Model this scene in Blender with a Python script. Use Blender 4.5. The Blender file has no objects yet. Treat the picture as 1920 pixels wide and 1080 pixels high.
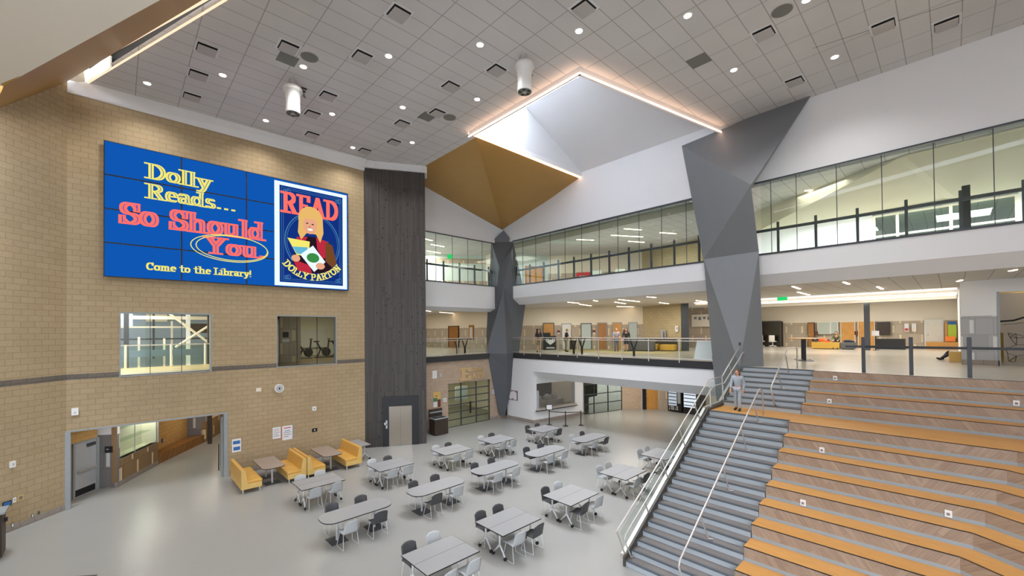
LK, TK, WORLD, SPOT, EXPO = .45, 2.0, 2.25, 300, .44
import bpy, bmesh, math, random
from math import sin, cos, pi, radians, hypot, atan2
from mathutils import Vector, Matrix
random.seed(7)
SC = bpy.context.scene
COL = SC.collection

# ------------------------------------------------------------------ materials
def lin(c):
    return tuple(((v/255)/12.92 if v/255 <= .04045 else ((v/255+.055)/1.055)**2.4) for v in c) + (1.0,)

def newmat(name):
    m = bpy.data.materials.new(name); m.use_nodes = True
    nt = m.node_tree; nt.nodes.clear()
    out = nt.nodes.new('ShaderNodeOutputMaterial')
    return m, nt, out

def principled(nt, out, rough=.5, metal=0., spec=.5):
    b = nt.nodes.new('ShaderNodeBsdfPrincipled')
    b.inputs['Roughness'].default_value = rough
    b.inputs['Metallic'].default_value = metal
    b.inputs['Specular IOR Level'].default_value = spec
    nt.links.new(b.outputs[0], out.inputs['Surface'])
    return b

def mixcol(nt, fac, a, b, mode='MIX'):
    n = nt.nodes.new('ShaderNodeMix'); n.data_type = 'RGBA'; n.blend_type = mode
    for s, v in ((n.inputs[0], fac), (n.inputs[6], a), (n.inputs[7], b)):
        if hasattr(v, 'default_value') or hasattr(v, 'links'): nt.links.new(v, s)
        else: s.default_value = v
    return n.outputs[2]

def noise(nt, vec, scale, detail=3, rough=.6):
    n = nt.nodes.new('ShaderNodeTexNoise'); n.inputs['Scale'].default_value = scale
    n.inputs['Detail'].default_value = detail; n.inputs['Roughness'].default_value = rough
    if vec is not None: nt.links.new(vec, n.inputs['Vector'])
    return n.outputs['Fac']

def ramp(nt, fac, stops):
    r = nt.nodes.new('ShaderNodeValToRGB'); e = r.color_ramp.elements
    while len(e) < len(stops): e.new(.5)
    for el, (p, c) in zip(e, stops): el.position = p; el.color = c
    nt.links.new(fac, r.inputs[0]); return r.outputs[0]

def worldpos(nt):
    return nt.nodes.new('ShaderNodeNewGeometry').outputs['Position']
def objpos(nt):
    return nt.nodes.new('ShaderNodeTexCoord').outputs['Object']

def vmath(nt, op, a, b):
    n = nt.nodes.new('ShaderNodeVectorMath'); n.operation = op
    for s, v in ((n.inputs[0], a), (n.inputs[1], b)):
        if hasattr(v, 'links'): nt.links.new(v, s)
        else: s.default_value = v
    return n.outputs['Value'] if op == 'DOT_PRODUCT' else n.outputs[0]

def combine(nt, x, y, z=0.):
    n = nt.nodes.new('ShaderNodeCombineXYZ')
    for s, v in zip(n.inputs, (x, y, z)):
        if hasattr(v, 'links'): nt.links.new(v, s)
        else: s.default_value = v
    return n.outputs[0]

def bump(nt, b, h, strength=.2, dist=.01):
    n = nt.nodes.new('ShaderNodeBump'); n.inputs['Strength'].default_value = strength
    n.inputs['Distance'].default_value = dist
    nt.links.new(h, n.inputs['Height']); nt.links.new(n.outputs[0], b.inputs['Normal'])

def plain(name, rgb, rough=.5, metal=0., var=.06, scale=6., spec=.5):
    m, nt, out = newmat(name); b = principled(nt, out, rough, metal, spec)
    c = lin(rgb)
    f = noise(nt, objpos(nt), scale)
    lo = tuple(v*(1-var) for v in c[:3]) + (1,); hi = tuple(min(1, v*(1+var)) for v in c[:3]) + (1,)
    nt.links.new(mixcol(nt, f, lo, hi), b.inputs['Base Color'])
    return m

def emis(name, rgb, strength):
    m, nt, out = newmat(name)
    e = nt.nodes.new('ShaderNodeEmission'); e.inputs[0].default_value = lin(rgb); e.inputs[1].default_value = strength
    nt.links.new(e.outputs[0], out.inputs['Surface']); return m

def brickmat(name, d, c1, c2, mortar, bw=.41, rh=.205, ms=.009, speck=.42, off=.5, zoff=0., rough=.85, spec=.2):
    m, nt, out = newmat(name); b = principled(nt, out, rough, 0, spec)
    p = worldpos(nt)
    u = vmath(nt, 'DOT_PRODUCT', p, (d[0], d[1], 0)); w = vmath(nt, 'DOT_PRODUCT', p, (0, 0, 1))
    uv = vmath(nt, 'ADD', combine(nt, u, w), (100.0, 100.0+zoff, 0))
    br = nt.nodes.new('ShaderNodeTexBrick'); nt.links.new(uv, br.inputs['Vector'])
    br.inputs['Color1'].default_value = lin(c1); br.inputs['Color2'].default_value = lin(c2); br.inputs['Mortar'].default_value = lin(mortar)
    br.inputs['Scale'].default_value = 1; br.inputs['Brick Width'].default_value = bw; br.inputs['Row Height'].default_value = rh
    br.inputs['Mortar Size'].default_value = ms; br.inputs['Mortar Smooth'].default_value = .2; br.inputs['Bias'].default_value = -.1
    br.offset = off
    f = noise(nt, p, 70, 3, .7)
    sp = ramp(nt, f, [(.36, (1-speck, 1-speck, 1-speck, 1)), (.52, (1, 1, 1, 1)), (.7, (1.0, 1.0, 1.0, 1))])
    big = noise(nt, p, .35, 2)
    bigc = ramp(nt, big, [(.3, (.9, .9, .9, 1)), (.7, (1, 1, 1, 1))])
    col = mixcol(nt, 1., mixcol(nt, 1., br.outputs[0], sp, 'MULTIPLY'), bigc, 'MULTIPLY')
    nt.links.new(col, b.inputs['Base Color'])
    if rough > .7: bump(nt, b, f, .25, .01)
    return m

def woodmat(name, d, c1, c2, width=.1, length=1.6, line=(90, 70, 50), rough=.45, ms=.003, ax=None):
    """planks: d = length direction (world), ax = across direction"""
    m, nt, out = newmat(name); b = principled(nt, out, rough, 0, .4)
    p = worldpos(nt)
    u = vmath(nt, 'DOT_PRODUCT', p, d); w = vmath(nt, 'DOT_PRODUCT', p, ax)
    uv = vmath(nt, 'ADD', combine(nt, u, w), (100.0, 100.0, 0))
    br = nt.nodes.new('ShaderNodeTexBrick'); nt.links.new(uv, br.inputs['Vector'])
    br.inputs['Color1'].default_value = lin(c1); br.inputs['Color2'].default_value = lin(c2); br.inputs['Mortar'].default_value = lin(line)
    br.inputs['Scale'].default_value = 1; br.inputs['Brick Width'].default_value = length; br.inputs['Row Height'].default_value = width
    br.inputs['Mortar Size'].default_value = ms; br.inputs['Mortar Smooth'].default_value = .3
    br.offset = .37
    st = combine(nt, u, w)
    st2 = vmath(nt, 'MULTIPLY', st, (1.2, 22, 1))
    g = noise(nt, st2, 1.6, 4, .6)
    gc = ramp(nt, g, [(.3, (.78, .76, .74, 1)), (.7, (1.08, 1.08, 1.08, 1))])
    nt.links.new(mixcol(nt, 1., br.outputs[0], gc, 'MULTIPLY'), b.inputs['Base Color'])
    return m

def glassmat(name, tint=(232, 240, 232), refl=.07, rough=.0, graze=.6):
    m, nt, out = newmat(name)
    t = nt.nodes.new('ShaderNodeBsdfTransparent'); t.inputs[0].default_value = lin(tint)
    g = nt.nodes.new('ShaderNodeBsdfGlossy'); g.inputs['Roughness'].default_value = rough
    lw = nt.nodes.new('ShaderNodeLayerWeight'); lw.inputs['Blend'].default_value = .5
    pw = nt.nodes.new('ShaderNodeMath'); pw.operation = 'POWER'; nt.links.new(lw.outputs['Facing'], pw.inputs[0]); pw.inputs[1].default_value = 4.5
    m1 = nt.nodes.new('ShaderNodeMath'); m1.operation = 'MULTIPLY_ADD'; nt.links.new(pw.outputs[0], m1.inputs[0]); m1.inputs[1].default_value = graze; m1.inputs[2].default_value = refl
    gm = nt.nodes.new('ShaderNodeNewGeometry'); iv = nt.nodes.new('ShaderNodeMath'); iv.operation = 'SUBTRACT'; iv.inputs[0].default_value = 1.; nt.links.new(gm.outputs['Backfacing'], iv.inputs[1])
    mth = nt.nodes.new('ShaderNodeMath'); mth.operation = 'MULTIPLY'; nt.links.new(m1.outputs[0], mth.inputs[0]); nt.links.new(iv.outputs[0], mth.inputs[1])
    mx = nt.nodes.new('ShaderNodeMixShader')
    nt.links.new(mth.outputs[0], mx.inputs[0]); nt.links.new(t.outputs[0], mx.inputs[1]); nt.links.new(g.outputs[0], mx.inputs[2])
    nt.links.new(mx.outputs[0], out.inputs['Surface']); return m

def floormat(name, c1, c2, rough=.22, spec=.45, joint=None):
    m, nt, out = newmat(name); b = principled(nt, out, rough, 0, spec)
    p = worldpos(nt)
    f = noise(nt, p, .55, 5, .65); f2 = noise(nt, p, 5, 4, .7)
    c = mixcol(nt, f, lin(c1), lin(c2))
    c = mixcol(nt, 1., c, ramp(nt, f2, [(.3, (.99, .99, .99, 1)), (.7, (1.01, 1.01, 1.01, 1))]), 'MULTIPLY')
    nt.links.new(c, b.inputs['Base Color'])
    rr = nt.nodes.new('ShaderNodeMapRange'); nt.links.new(f2, rr.inputs[0])
    rr.inputs[3].default_value = rough*.995; rr.inputs[4].default_value = rough*1.005
    nt.links.new(rr.outputs[0], b.inputs['Roughness'])
    return m

def tilewall(name, d, base, alt, light, bw=.62, rh=.72, zoff=0., streak=.1):
    """wainscot of large tiles, a few of them narrow and pale"""
    m, nt, out = newmat(name); b = principled(nt, out, .5, 0, .35)
    p = worldpos(nt)
    u = vmath(nt, 'DOT_PRODUCT', p, (d[0], d[1], 0)); w = vmath(nt, 'DOT_PRODUCT', p, (0, 0, 1))
    uv = vmath(nt, 'ADD', combine(nt, u, w), (100.0, 100.0+zoff, 0))
    def bt(c1, c2, mo, bwid, ms, bias=0.):
        br = nt.nodes.new('ShaderNodeTexBrick'); nt.links.new(uv, br.inputs['Vector'])
        br.inputs['Color1'].default_value = c1; br.inputs['Color2'].default_value = c2; br.inputs['Mortar'].default_value = mo
        br.inputs['Scale'].default_value = 1; br.inputs['Brick Width'].default_value = bwid; br.inputs['Row Height'].default_value = rh
        br.inputs['Mortar Size'].default_value = ms; br.inputs['Mortar Smooth'].default_value = .1; br.inputs['Bias'].default_value = bias
        br.offset = .33; return br.outputs[0]
    a = bt(lin(base), lin(alt), tuple(v*.55 for v in lin(base)[:3])+(1,), bw, .006)
    s = bt((0, 0, 0, 1), (0, 0, 0, 1), (1, 1, 1, 1), bw*1.9, .06)
    rows = nt.nodes.new('ShaderNodeMath'); rows.operation = 'FRACT'
    sc = nt.nodes.new('ShaderNodeMath'); sc.operation = 'DIVIDE'
    ad = nt.nodes.new('ShaderNodeMath'); ad.operation = 'ADD'; nt.links.new(w, ad.inputs[0]); ad.inputs[1].default_value = 100+zoff
    nt.links.new(ad.outputs[0], sc.inputs[0]); sc.inputs[1].default_value = rh; nt.links.new(sc.outputs[0], rows.inputs[0])
    k1 = nt.nodes.new('ShaderNodeMath'); k1.operation = 'GREATER_THAN'; nt.links.new(rows.outputs[0], k1.inputs[0]); k1.inputs[1].default_value = .1
    k2 = nt.nodes.new('ShaderNodeMath'); k2.operation = 'LESS_THAN'; nt.links.new(rows.outputs[0], k2.inputs[0]); k2.inputs[1].default_value = .9
    k3 = nt.nodes.new('ShaderNodeMath'); k3.operation = 'MULTIPLY'; nt.links.new(k1.outputs[0], k3.inputs[0]); nt.links.new(k2.outputs[0], k3.inputs[1])
    k4 = nt.nodes.new('ShaderNodeMath'); k4.operation = 'MULTIPLY'; nt.links.new(s, k4.inputs[0]); nt.links.new(k3.outputs[0], k4.inputs[1])
    g = noise(nt, vmath(nt, 'MULTIPLY', uv, (30, .6, 1)), 1.2, 3)
    gc = ramp(nt, g, [(.3, (1-streak,)*3+(1,)), (.7, (1+streak*.4,)*3+(1,))])
    c = mixcol(nt, k4.outputs[0], mixcol(nt, 1., a, gc, 'MULTIPLY'), lin(light))
    nt.links.new(c, b.inputs['Base Color']); return m

M = {}
CMU1, CMU2, MORT = (190, 169, 135), (184, 163, 129), (160, 140, 110)
M['brick_x'] = brickmat('ground face block', (1, 0), CMU1, CMU2, MORT)
M['brick_d'] = brickmat('ground face block angled', (.7071, .7071), CMU1, CMU2, MORT)
M['brick_c'] = brickmat('corridor block', (.47, .88), (214, 170, 108), (204, 160, 98), (180, 140, 90))
M['brick_y'] = brickmat('interior block', (.21, .98), (206, 190, 154), (198, 182, 146), (186, 170, 136))
M['brick_pink'] = brickmat('rosy block', (1, 0), (200, 178, 156), (192, 170, 148), (180, 158, 138), speck=.35)
M['band'] = brickmat('dark block band', (.9, .44), (128, 120, 110), (118, 111, 103), (104, 98, 90), speck=.6)
M['band_d'] = M['band']
M['basegrey'] = brickmat('grey block base', (.7071, .7071), (168, 158, 150), (160, 150, 143), (140, 130, 124), speck=.4)
M['ceil'] = brickmat('acoustic ceiling tile', (1, 0), (220, 219, 218), (217, 216, 215), (174, 172, 170), speck=.04)
m = M['ceil']                                     # ceiling grid lies in the XY plane: remap
nt = m.node_tree
for n in nt.nodes:
    if n.type == 'TEX_BRICK':
        p = worldpos(nt)
        uu = vmath(nt, 'DOT_PRODUCT', p, (1, 0, 0)); vv = vmath(nt, 'DOT_PRODUCT', p, (0, 1, 0))
        nt.links.new(vmath(nt, 'ADD', combine(nt, uu, vv), (131-1.83, 67-.31, 0)), n.inputs['Vector'])
        n.inputs['Brick Width'].default_value = 1.31; n.inputs['Row Height'].default_value = .67; n.inputs['Mortar Size'].default_value = .014
        n.inputs['Mortar Smooth'].default_value = 0; n.offset = 0; n.inputs['Bias'].default_value = 0
M['white'] = plain('white gypsum board', (230, 231, 233), .6, var=.02, scale=1.5)
M['cream'] = plain('cream painted wall', (238, 228, 208), .6, var=.02)
M['cream_light'] = plain('pale cream wall', (236, 228, 212), .6, var=.02)
M['tan'] = plain('tan painted soffit', (218, 213, 192), .6, var=.02)
M['strip_grey'] = plain('grey soffit strip', (150, 150, 138), .6, var=.02)
M['mint'] = plain('pale mint wall', (214, 226, 220), .6, var=.02)
M['gold'] = plain('gold metallic paint', (180, 140, 74), .42, .25, .05, 1.2)
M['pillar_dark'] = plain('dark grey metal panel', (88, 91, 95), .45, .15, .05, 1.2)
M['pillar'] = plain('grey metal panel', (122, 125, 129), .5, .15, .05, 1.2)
M['black'] = plain('black powder coat', (24, 24, 25), .45)
M['charcoal'] = plain('charcoal metal', (62, 66, 72), .45)
M['fascia'] = plain('dark fascia', (48, 49, 52), .5)
M['steel'] = plain('brushed steel', (206, 200, 194), .35, .55, .05, 14)
M['steel_door'] = plain('stainless door', (150, 140, 126), .3, .85, .05, 3)
M['alu'] = plain('clear aluminium', (196, 198, 202), .4, .4)
M['greyframe'] = plain('grey frame', (150, 156, 158), .45)
M['floor'] = floormat('polished concrete', (153, 152, 149), (160, 159, 155), .27, .32)
M['floor2'] = floormat('upper polished floor', (176, 170, 157), (188, 182, 169), .22, .4)
M['top_floor'] = floormat('pale upper floor', (168, 165, 158), (180, 177, 170), .4, .3)
M['carpet'] = floormat('olive carpet', (146, 134, 100), (166, 154, 120), .9, .1)
M['gym_floor'] = woodmat('track floor', (1, 0, 0), (196, 188, 172), (188, 180, 164), .8, 6, (180, 168, 140), .3, ax=(0, 1, 0))
M['yellow'] = plain('yellow stripe', (236, 208, 110), .4)
M['orange'] = woodmat('honey wood seat', (0, 1, 0), (206, 152, 84), (198, 143, 76), .6, 30, (190, 134, 70), .4, 0.0, ax=(1, 0, 0))
M['herr_a'] = woodmat('slant plank riser', (0, .57, .82), (170, 149, 129), (154, 133, 115), .11, .9, (126, 109, 95), .5, .002, ax=(0, .82, -.57))
M['herr_b'] = woodmat('slant plank riser reversed', (0, -.57, .82), (170, 149, 129), (154, 133, 115), .11, .9, (126, 109, 95), .5, .002, ax=(0, .82, .57))
M['herr_c'] = woodmat('slant plank riser turned', (-.46, -.66, .6), (170, 149, 129), (154, 133, 115), .11, .9, (126, 109, 95), .5, .002, ax=(.35, .49, .8))
M['toe'] = plain('blue grey concrete', (150, 160, 166), .6, var=.1, scale=3)
M['tread'] = plain('taupe rubber tread', (116, 109, 105), .6, var=.16, scale=2.5)
M['nosing'] = plain('dark nosing strip', (86, 91, 96), .6, var=.08)
M['riser'] = plain('pale blue grey riser', (170, 177, 182), .6, var=.07, scale=2)
M['stringer'] = plain('dark steel stringer', (70, 64, 56), .5)
M['board'] = woodmat('dark board cladding', (0, 0, 1), (84, 79, 76), (66, 62, 59), .075, 2.6, (34, 31, 30), .5, .006, ax=(.87, -.49, 0))
M['oak'] = woodmat('oak door veneer', (0, 0, 1), (210, 156, 84), (202, 148, 78), .4, 4, (196, 132, 58), .4, 0.0, ax=(.6, -.8, 0))
M['oak_dark'] = woodmat('brown oak veneer', (0, 0, 1), (172, 120, 62), (164, 112, 56), .4, 4, (160, 100, 40), .4, 0.0, ax=(.6, -.8, 0))
M['bench_wood'] = woodmat('brown slant bench', (.3, .6, .74), (160, 112, 58), (132, 88, 44), .1, .8, (100, 62, 26), .45, ax=(.4, .75, -.5))
M['tile_mid'] = tilewall('mid hall tile', (.58, -.81), (190, 174, 154), (180, 165, 146), (226, 206, 168))
M['tile_x'] = tilewall('far hall tile', (0, 1), (192, 176, 158), (184, 168, 150), (232, 214, 186))
M['tile_far'] = tilewall('back hall tile', (.04, 1), (196, 182, 162), (186, 173, 154), (232, 216, 184))
M['tile_grey'] = tilewall('grey tile pier', (0, 1), (178, 179, 182), (166, 167, 170), (220, 222, 224), bw=.5, rh=.68, zoff=.1, streak=.02)
M['tile_cor'] = tilewall('corridor tile', (.47, .88), (150, 122, 88), (138, 112, 82), (236, 210, 168), rh=.7)
M['tile_slate'] = tilewall('slate corridor tile', (1, 0), (126, 122, 120), (112, 108, 106), (200, 200, 198), streak=.03)
M['glass'] = glassmat('clear glass', (247, 251, 248), .035)
M['glass_green'] = glassmat('green edge glass', (238, 246, 240), .05)
M['glass_rail'] = glassmat('railing glass', (246, 250, 248), .025, 0., .22)
M['glass_dark'] = glassmat('smoked glass', (196, 196, 182), .05)
M['frost'] = plain('frosted glass', (178, 188, 180), .25)
M['frost_white'] = plain('white frosted glass', (214, 212, 202), .25)
M['led'] = emis('warm led strip', (255, 206, 170), 6.0)
M['led_soft'] = emis('soft cove strip', (255, 214, 180), 1.0)
M['led_white'] = emis('led lens', (255, 236, 214), 14.0)
M['linear'] = emis('linear lamp lens', (255, 226, 190), 7.0)
M['cove'] = emis('cove lamp', (255, 246, 236), 1.7)
M['exit'] = emis('green exit lens', (40, 210, 110), .8)
M['top_grey'] = plain('grey laminate', (154, 154, 155), .38, var=.03)
M['top_taupe'] = plain('taupe laminate', (160, 144, 132), .4, var=.05, scale=12)
M['white_metal'] = plain('white powder coat', (206, 206, 206), .4)
M['shell_light'] = plain('light grey plastic', (176, 178, 178), .45)
M['shell_dark'] = plain('dark grey plastic', (64, 64, 66), .5)
M['rubber'] = plain('black rubber', (24, 24, 24), .6)
M['vinyl'] = plain('mustard vinyl', (214, 166, 82), .42, var=.08, scale=5)
M['vinyl_pale'] = plain('pale mustard fabric', (216, 180, 106), .6, var=.05, scale=9)
M['paper'] = plain('white paper', (232, 232, 234), .7)
M['blue_ink'] = plain('blue ink', (54, 110, 178), .7)
M['red_ink'] = plain('red ink', (206, 70, 70), .7)
M['grey_ink'] = plain('grey ink', (130, 130, 138), .7)
M['green_ink'] = plain('green ink', (70, 130, 98), .7)
M['maroon'] = plain('maroon ink', (110, 54, 44), .7)
M['plastic_white'] = plain('white plastic', (234, 234, 232), .4)
M['beige'] = plain('beige steel sign', (206, 176, 126), .5)
M['mat'] = plain('entrance mat', (66, 66, 70), .95, var=.2, scale=80)
M['dark_wood'] = plain('dark brown laminate', (58, 46, 36), .5)
M['mesh'] = plain('grille bar', (150, 146, 138), .4, .5)
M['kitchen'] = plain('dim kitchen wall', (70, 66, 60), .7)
M['vent_dark'] = plain('vent slot', (30, 28, 27), .8)
M['vent_face'] = plain('vent face', (186, 183, 181), .6)
M['grille'] = plain('grey grille', (120, 122, 116), .7)
M['ramp_blue'] = plain('dull blue', (112, 128, 148), .5)
M['lime'] = plain('lime green', (178, 206, 60), .5)
M['sky_blue'] = plain('blue locker', (92, 156, 190), .5)
M['skin'] = plain('skin', (206, 156, 126), .55, var=.03)
M['ottoman'] = plain('mustard ottoman', (206, 164, 70), .7)
M['slate_fab'] = plain('slate upholstery', (96, 96, 98), .8)
# ------------------------------------------------------------------ mesh helpers
class MB:
    def __init__(s): s.v = []; s.f = []; s.m = []
    def add(s, vs, fs, m=0):
        o = len(s.v); s.v += [tuple(map(float, p)) for p in vs]
        s.f += [tuple(i+o for i in f) for f in fs]; s.m += [m]*len(fs); return s
    def box(s, x0, y0, z0, x1, y1, z1, m=0):
        x0, x1 = sorted((x0, x1)); y0, y1 = sorted((y0, y1)); z0, z1 = sorted((z0, z1))
        return s.add([(x0,y0,z0),(x1,y0,z0),(x1,y1,z0),(x0,y1,z0),(x0,y0,z1),(x1,y0,z1),(x1,y1,z1),(x0,y1,z1)],
            [(0,3,2,1),(4,5,6,7),(0,1,5,4),(1,2,6,5),(2,3,7,6),(3,0,4,7)], m)
    def prism(s, P, z0, z1, m=0):
        n = len(P)
        if sum(P[i][0]*P[(i+1)%n][1]-P[(i+1)%n][0]*P[i][1] for i in range(n)) < 0: P = P[::-1]
        return s.add([(x,y,z0) for x,y in P]+[(x,y,z1) for x,y in P],
            [tuple(range(n))[::-1], tuple(range(n,2*n))]+[(i,(i+1)%n,n+(i+1)%n,n+i) for i in range(n)], m)
    def bar(s, a, b, t, z0, z1, m=0, side=0.):
        """vertical slab along a-b, thickness t; side -1/0/1 puts it right of / on / left of the line"""
        d = Vector((b[0]-a[0], b[1]-a[1])); d.normalize(); n = Vector((-d.y, d.x))
        o0 = n*(t*(side-1)/2); o1 = n*(t*(side+1)/2)
        return s.prism([(a[0]+o0.x,a[1]+o0.y),(b[0]+o0.x,b[1]+o0.y),(b[0]+o1.x,b[1]+o1.y),(a[0]+o1.x,a[1]+o1.y)], z0, z1, m)
    def face(s, P, m=0): return s.add(P, [tuple(range(len(P)))], m)
    def slab(s, P, t, m=0):
        """flat 3-D polygon given thickness t along minus its normal"""
        V = [Vector(p) for p in P]; n = (V[1]-V[0]).cross(V[2]-V[0]).normalized(); k = len(V)
        W = [p-n*t for p in V]
        return s.add(V+W, [tuple(range(k)), tuple(range(k,2*k))[::-1]]+[(i,k+i,k+(i+1)%k,(i+1)%k) for i in range(k)], m)
    def tube(s, P, r, n=8, m=0, caps=True):
        P = [Vector(p) for p in P]; R = r if isinstance(r, (list, tuple)) else [r]*len(P)
        rings = []; up = None
        for i, p in enumerate(P):
            d = (P[min(i+1,len(P)-1)]-P[max(i-1,0)]).normalized()
            if up is None: up = Vector((0,0,1)) if abs(d.z) < .9 else Vector((1,0,0))
            a = d.cross(up).normalized(); b = a.cross(d).normalized(); up = b
            rings.append([p+(a*cos(2*pi*k/n)+b*sin(2*pi*k/n))*R[i] for k in range(n)])
        vs = [v for g in rings for v in g]; fs = []
        for i in range(len(P)-1):
            for k in range(n): fs.append((i*n+k, i*n+(k+1)%n, (i+1)*n+(k+1)%n, (i+1)*n+k))
        if caps: fs += [tuple(range(n))[::-1], tuple(range((len(P)-1)*n, len(P)*n))]
        return s.add(vs, fs, m)
    def lathe(s, c, prof, n=16, m=0):
        """prof = [(r, z)...] about the vertical axis through c"""
        vs = []; fs = []; k = len(prof)
        for j in range(n):
            a = 2*pi*j/n
            vs += [(c[0]+r*cos(a), c[1]+r*sin(a), c[2]+z) for r, z in prof]
        for j in range(n):
            for i in range(k-1):
                fs.append((j*k+i, ((j+1)%n)*k+i, ((j+1)%n)*k+i+1, j*k+i+1))
        s.add(vs, fs, m)
        o = len(s.v)-len(vs)
        s.f += [tuple(o+j*k for j in range(n))[::-1], tuple(o+j*k+k-1 for j in range(n))]; s.m += [m, m]
        return s
    def cyl(s, c, r, z0, z1, n=16, m=0): return s.prism([(c[0]+r*cos(2*pi*k/n), c[1]+r*sin(2*pi*k/n)) for k in range(n)], z0, z1, m)
    def ball(s, c, r, n=10, m=0):
        r = r if isinstance(r, (list, tuple)) else (r, r, r)
        vs = [(c[0],c[1],c[2]-r[2])]; fs = []; h = n//2
        for i in range(1, h):
            t = -pi/2+pi*i/h
            for j in range(n): a = 2*pi*j/n; vs.append((c[0]+r[0]*cos(t)*cos(a), c[1]+r[1]*cos(t)*sin(a), c[2]+r[2]*sin(t)))
        vs.append((c[0],c[1],c[2]+r[2]))
        for j in range(n):
            fs.append((0, 1+(j+1)%n, 1+j))
            for i in range(h-2): fs.append((1+i*n+j, 1+i*n+(j+1)%n, 1+(i+1)*n+(j+1)%n, 1+(i+1)*n+j))
            fs.append((1+(h-2)*n+j, 1+(h-2)*n+(j+1)%n, len(vs)-1))
        return s.add(vs, fs, m)
    def build(s, name, mat, parent=None, org=(0,0,0), smooth=False, bevel=0., mods=()):
        me = bpy.data.meshes.new(name)
        me.from_pydata([(x-org[0], y-org[1], z-org[2]) for x,y,z in s.v], [], s.f)
        mats = mat if isinstance(mat, (list, tuple)) else [mat]
        for k in mats: me.materials.append(M[k] if isinstance(k, str) else k)
        if len(mats) > 1: me.polygons.foreach_set('material_index', s.m)
        if smooth: me.polygons.foreach_set('use_smooth', [True]*len(me.polygons))
        me.update()
        o = bpy.data.objects.new(name, me); COL.objects.link(o)
        if parent is not None: o.parent = parent
        else: o.location = org
        if bevel:
            b = o.modifiers.new('edge', 'BEVEL'); b.width = bevel; b.segments = 2; b.limit_method = 'ANGLE'
        return o

def tag(o, label=None, cat=None, group=None, kind=None):
    if label: o['label'] = label
    if cat: o['category'] = cat
    if group: o['group'] = group
    if kind: o['kind'] = kind
    return o
def thing(name, label, cat, loc=(0,0,0), rz=0., group=None):
    o = bpy.data.objects.new(name, None); COL.objects.link(o); o.location = loc; o.rotation_euler = (0,0,rz)
    o.empty_display_size = .2
    return tag(o, label, cat, group)
def struct(name, mb, mat, parent=None, smooth=False, label=None):
    o = mb.build(name, mat, parent, smooth=smooth)
    if parent is None: o['kind'] = 'structure'
    if label: o['label'] = label
    return o
def dup(root, loc, rz, label, group=None):
    r = root.copy(); COL.objects.link(r); r.location = loc; r.rotation_euler = (0,0,rz); r['label'] = label
    if group: r['group'] = group
    for ch in list(root.children):
        c = ch.copy(); COL.objects.link(c); c.parent = r
        for g in list(ch.children):
            d = g.copy(); COL.objects.link(d); d.parent = c
    return r
def grid_wall(mb, u0, u1, z0, z1, holes, put):
    """cells of a wall with rectangular holes; put(u0,u1,z0,z1) adds one solid cell"""
    us = sorted({u0, u1, *[h[0] for h in holes], *[h[1] for h in holes]}); us = [u for u in us if u0 <= u <= u1]
    for a, b in zip(us, us[1:]):
        cut = sorted([(h[2], h[3]) for h in holes if h[0] <= a+1e-6 and h[1] >= b-1e-6]); z = z0
        for c, d in cut:
            if c > z: put(a, b, z, c)
            z = max(z, d)
        if z < z1: put(a, b, z, z1)
def lamp(name, kind, loc, energy, color=(1, .9, .78), size=.2, rot=(0,0,0), size_y=None, spread=None, angle=None, blend=.6):
    l = bpy.data.lights.new(name, kind); l.energy = energy; l.color = color
    if kind == 'AREA':
        l.size = size
        if size_y: l.shape = 'RECTANGLE'; l.size_y = size_y
        if spread: l.spread = spread
    elif kind == 'SPOT': l.spot_size = angle or 2.0; l.spot_blend = blend; l.shadow_soft_size = size
    elif kind == 'POINT': l.shadow_soft_size = size
    o = bpy.data.objects.new(name, l); COL.objects.link(o); o.location = loc; o.rotation_euler = rot
    return o
ORD = ['first','second','third','fourth','fifth','sixth','seventh','eighth','ninth','tenth','eleventh','twelfth']

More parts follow.
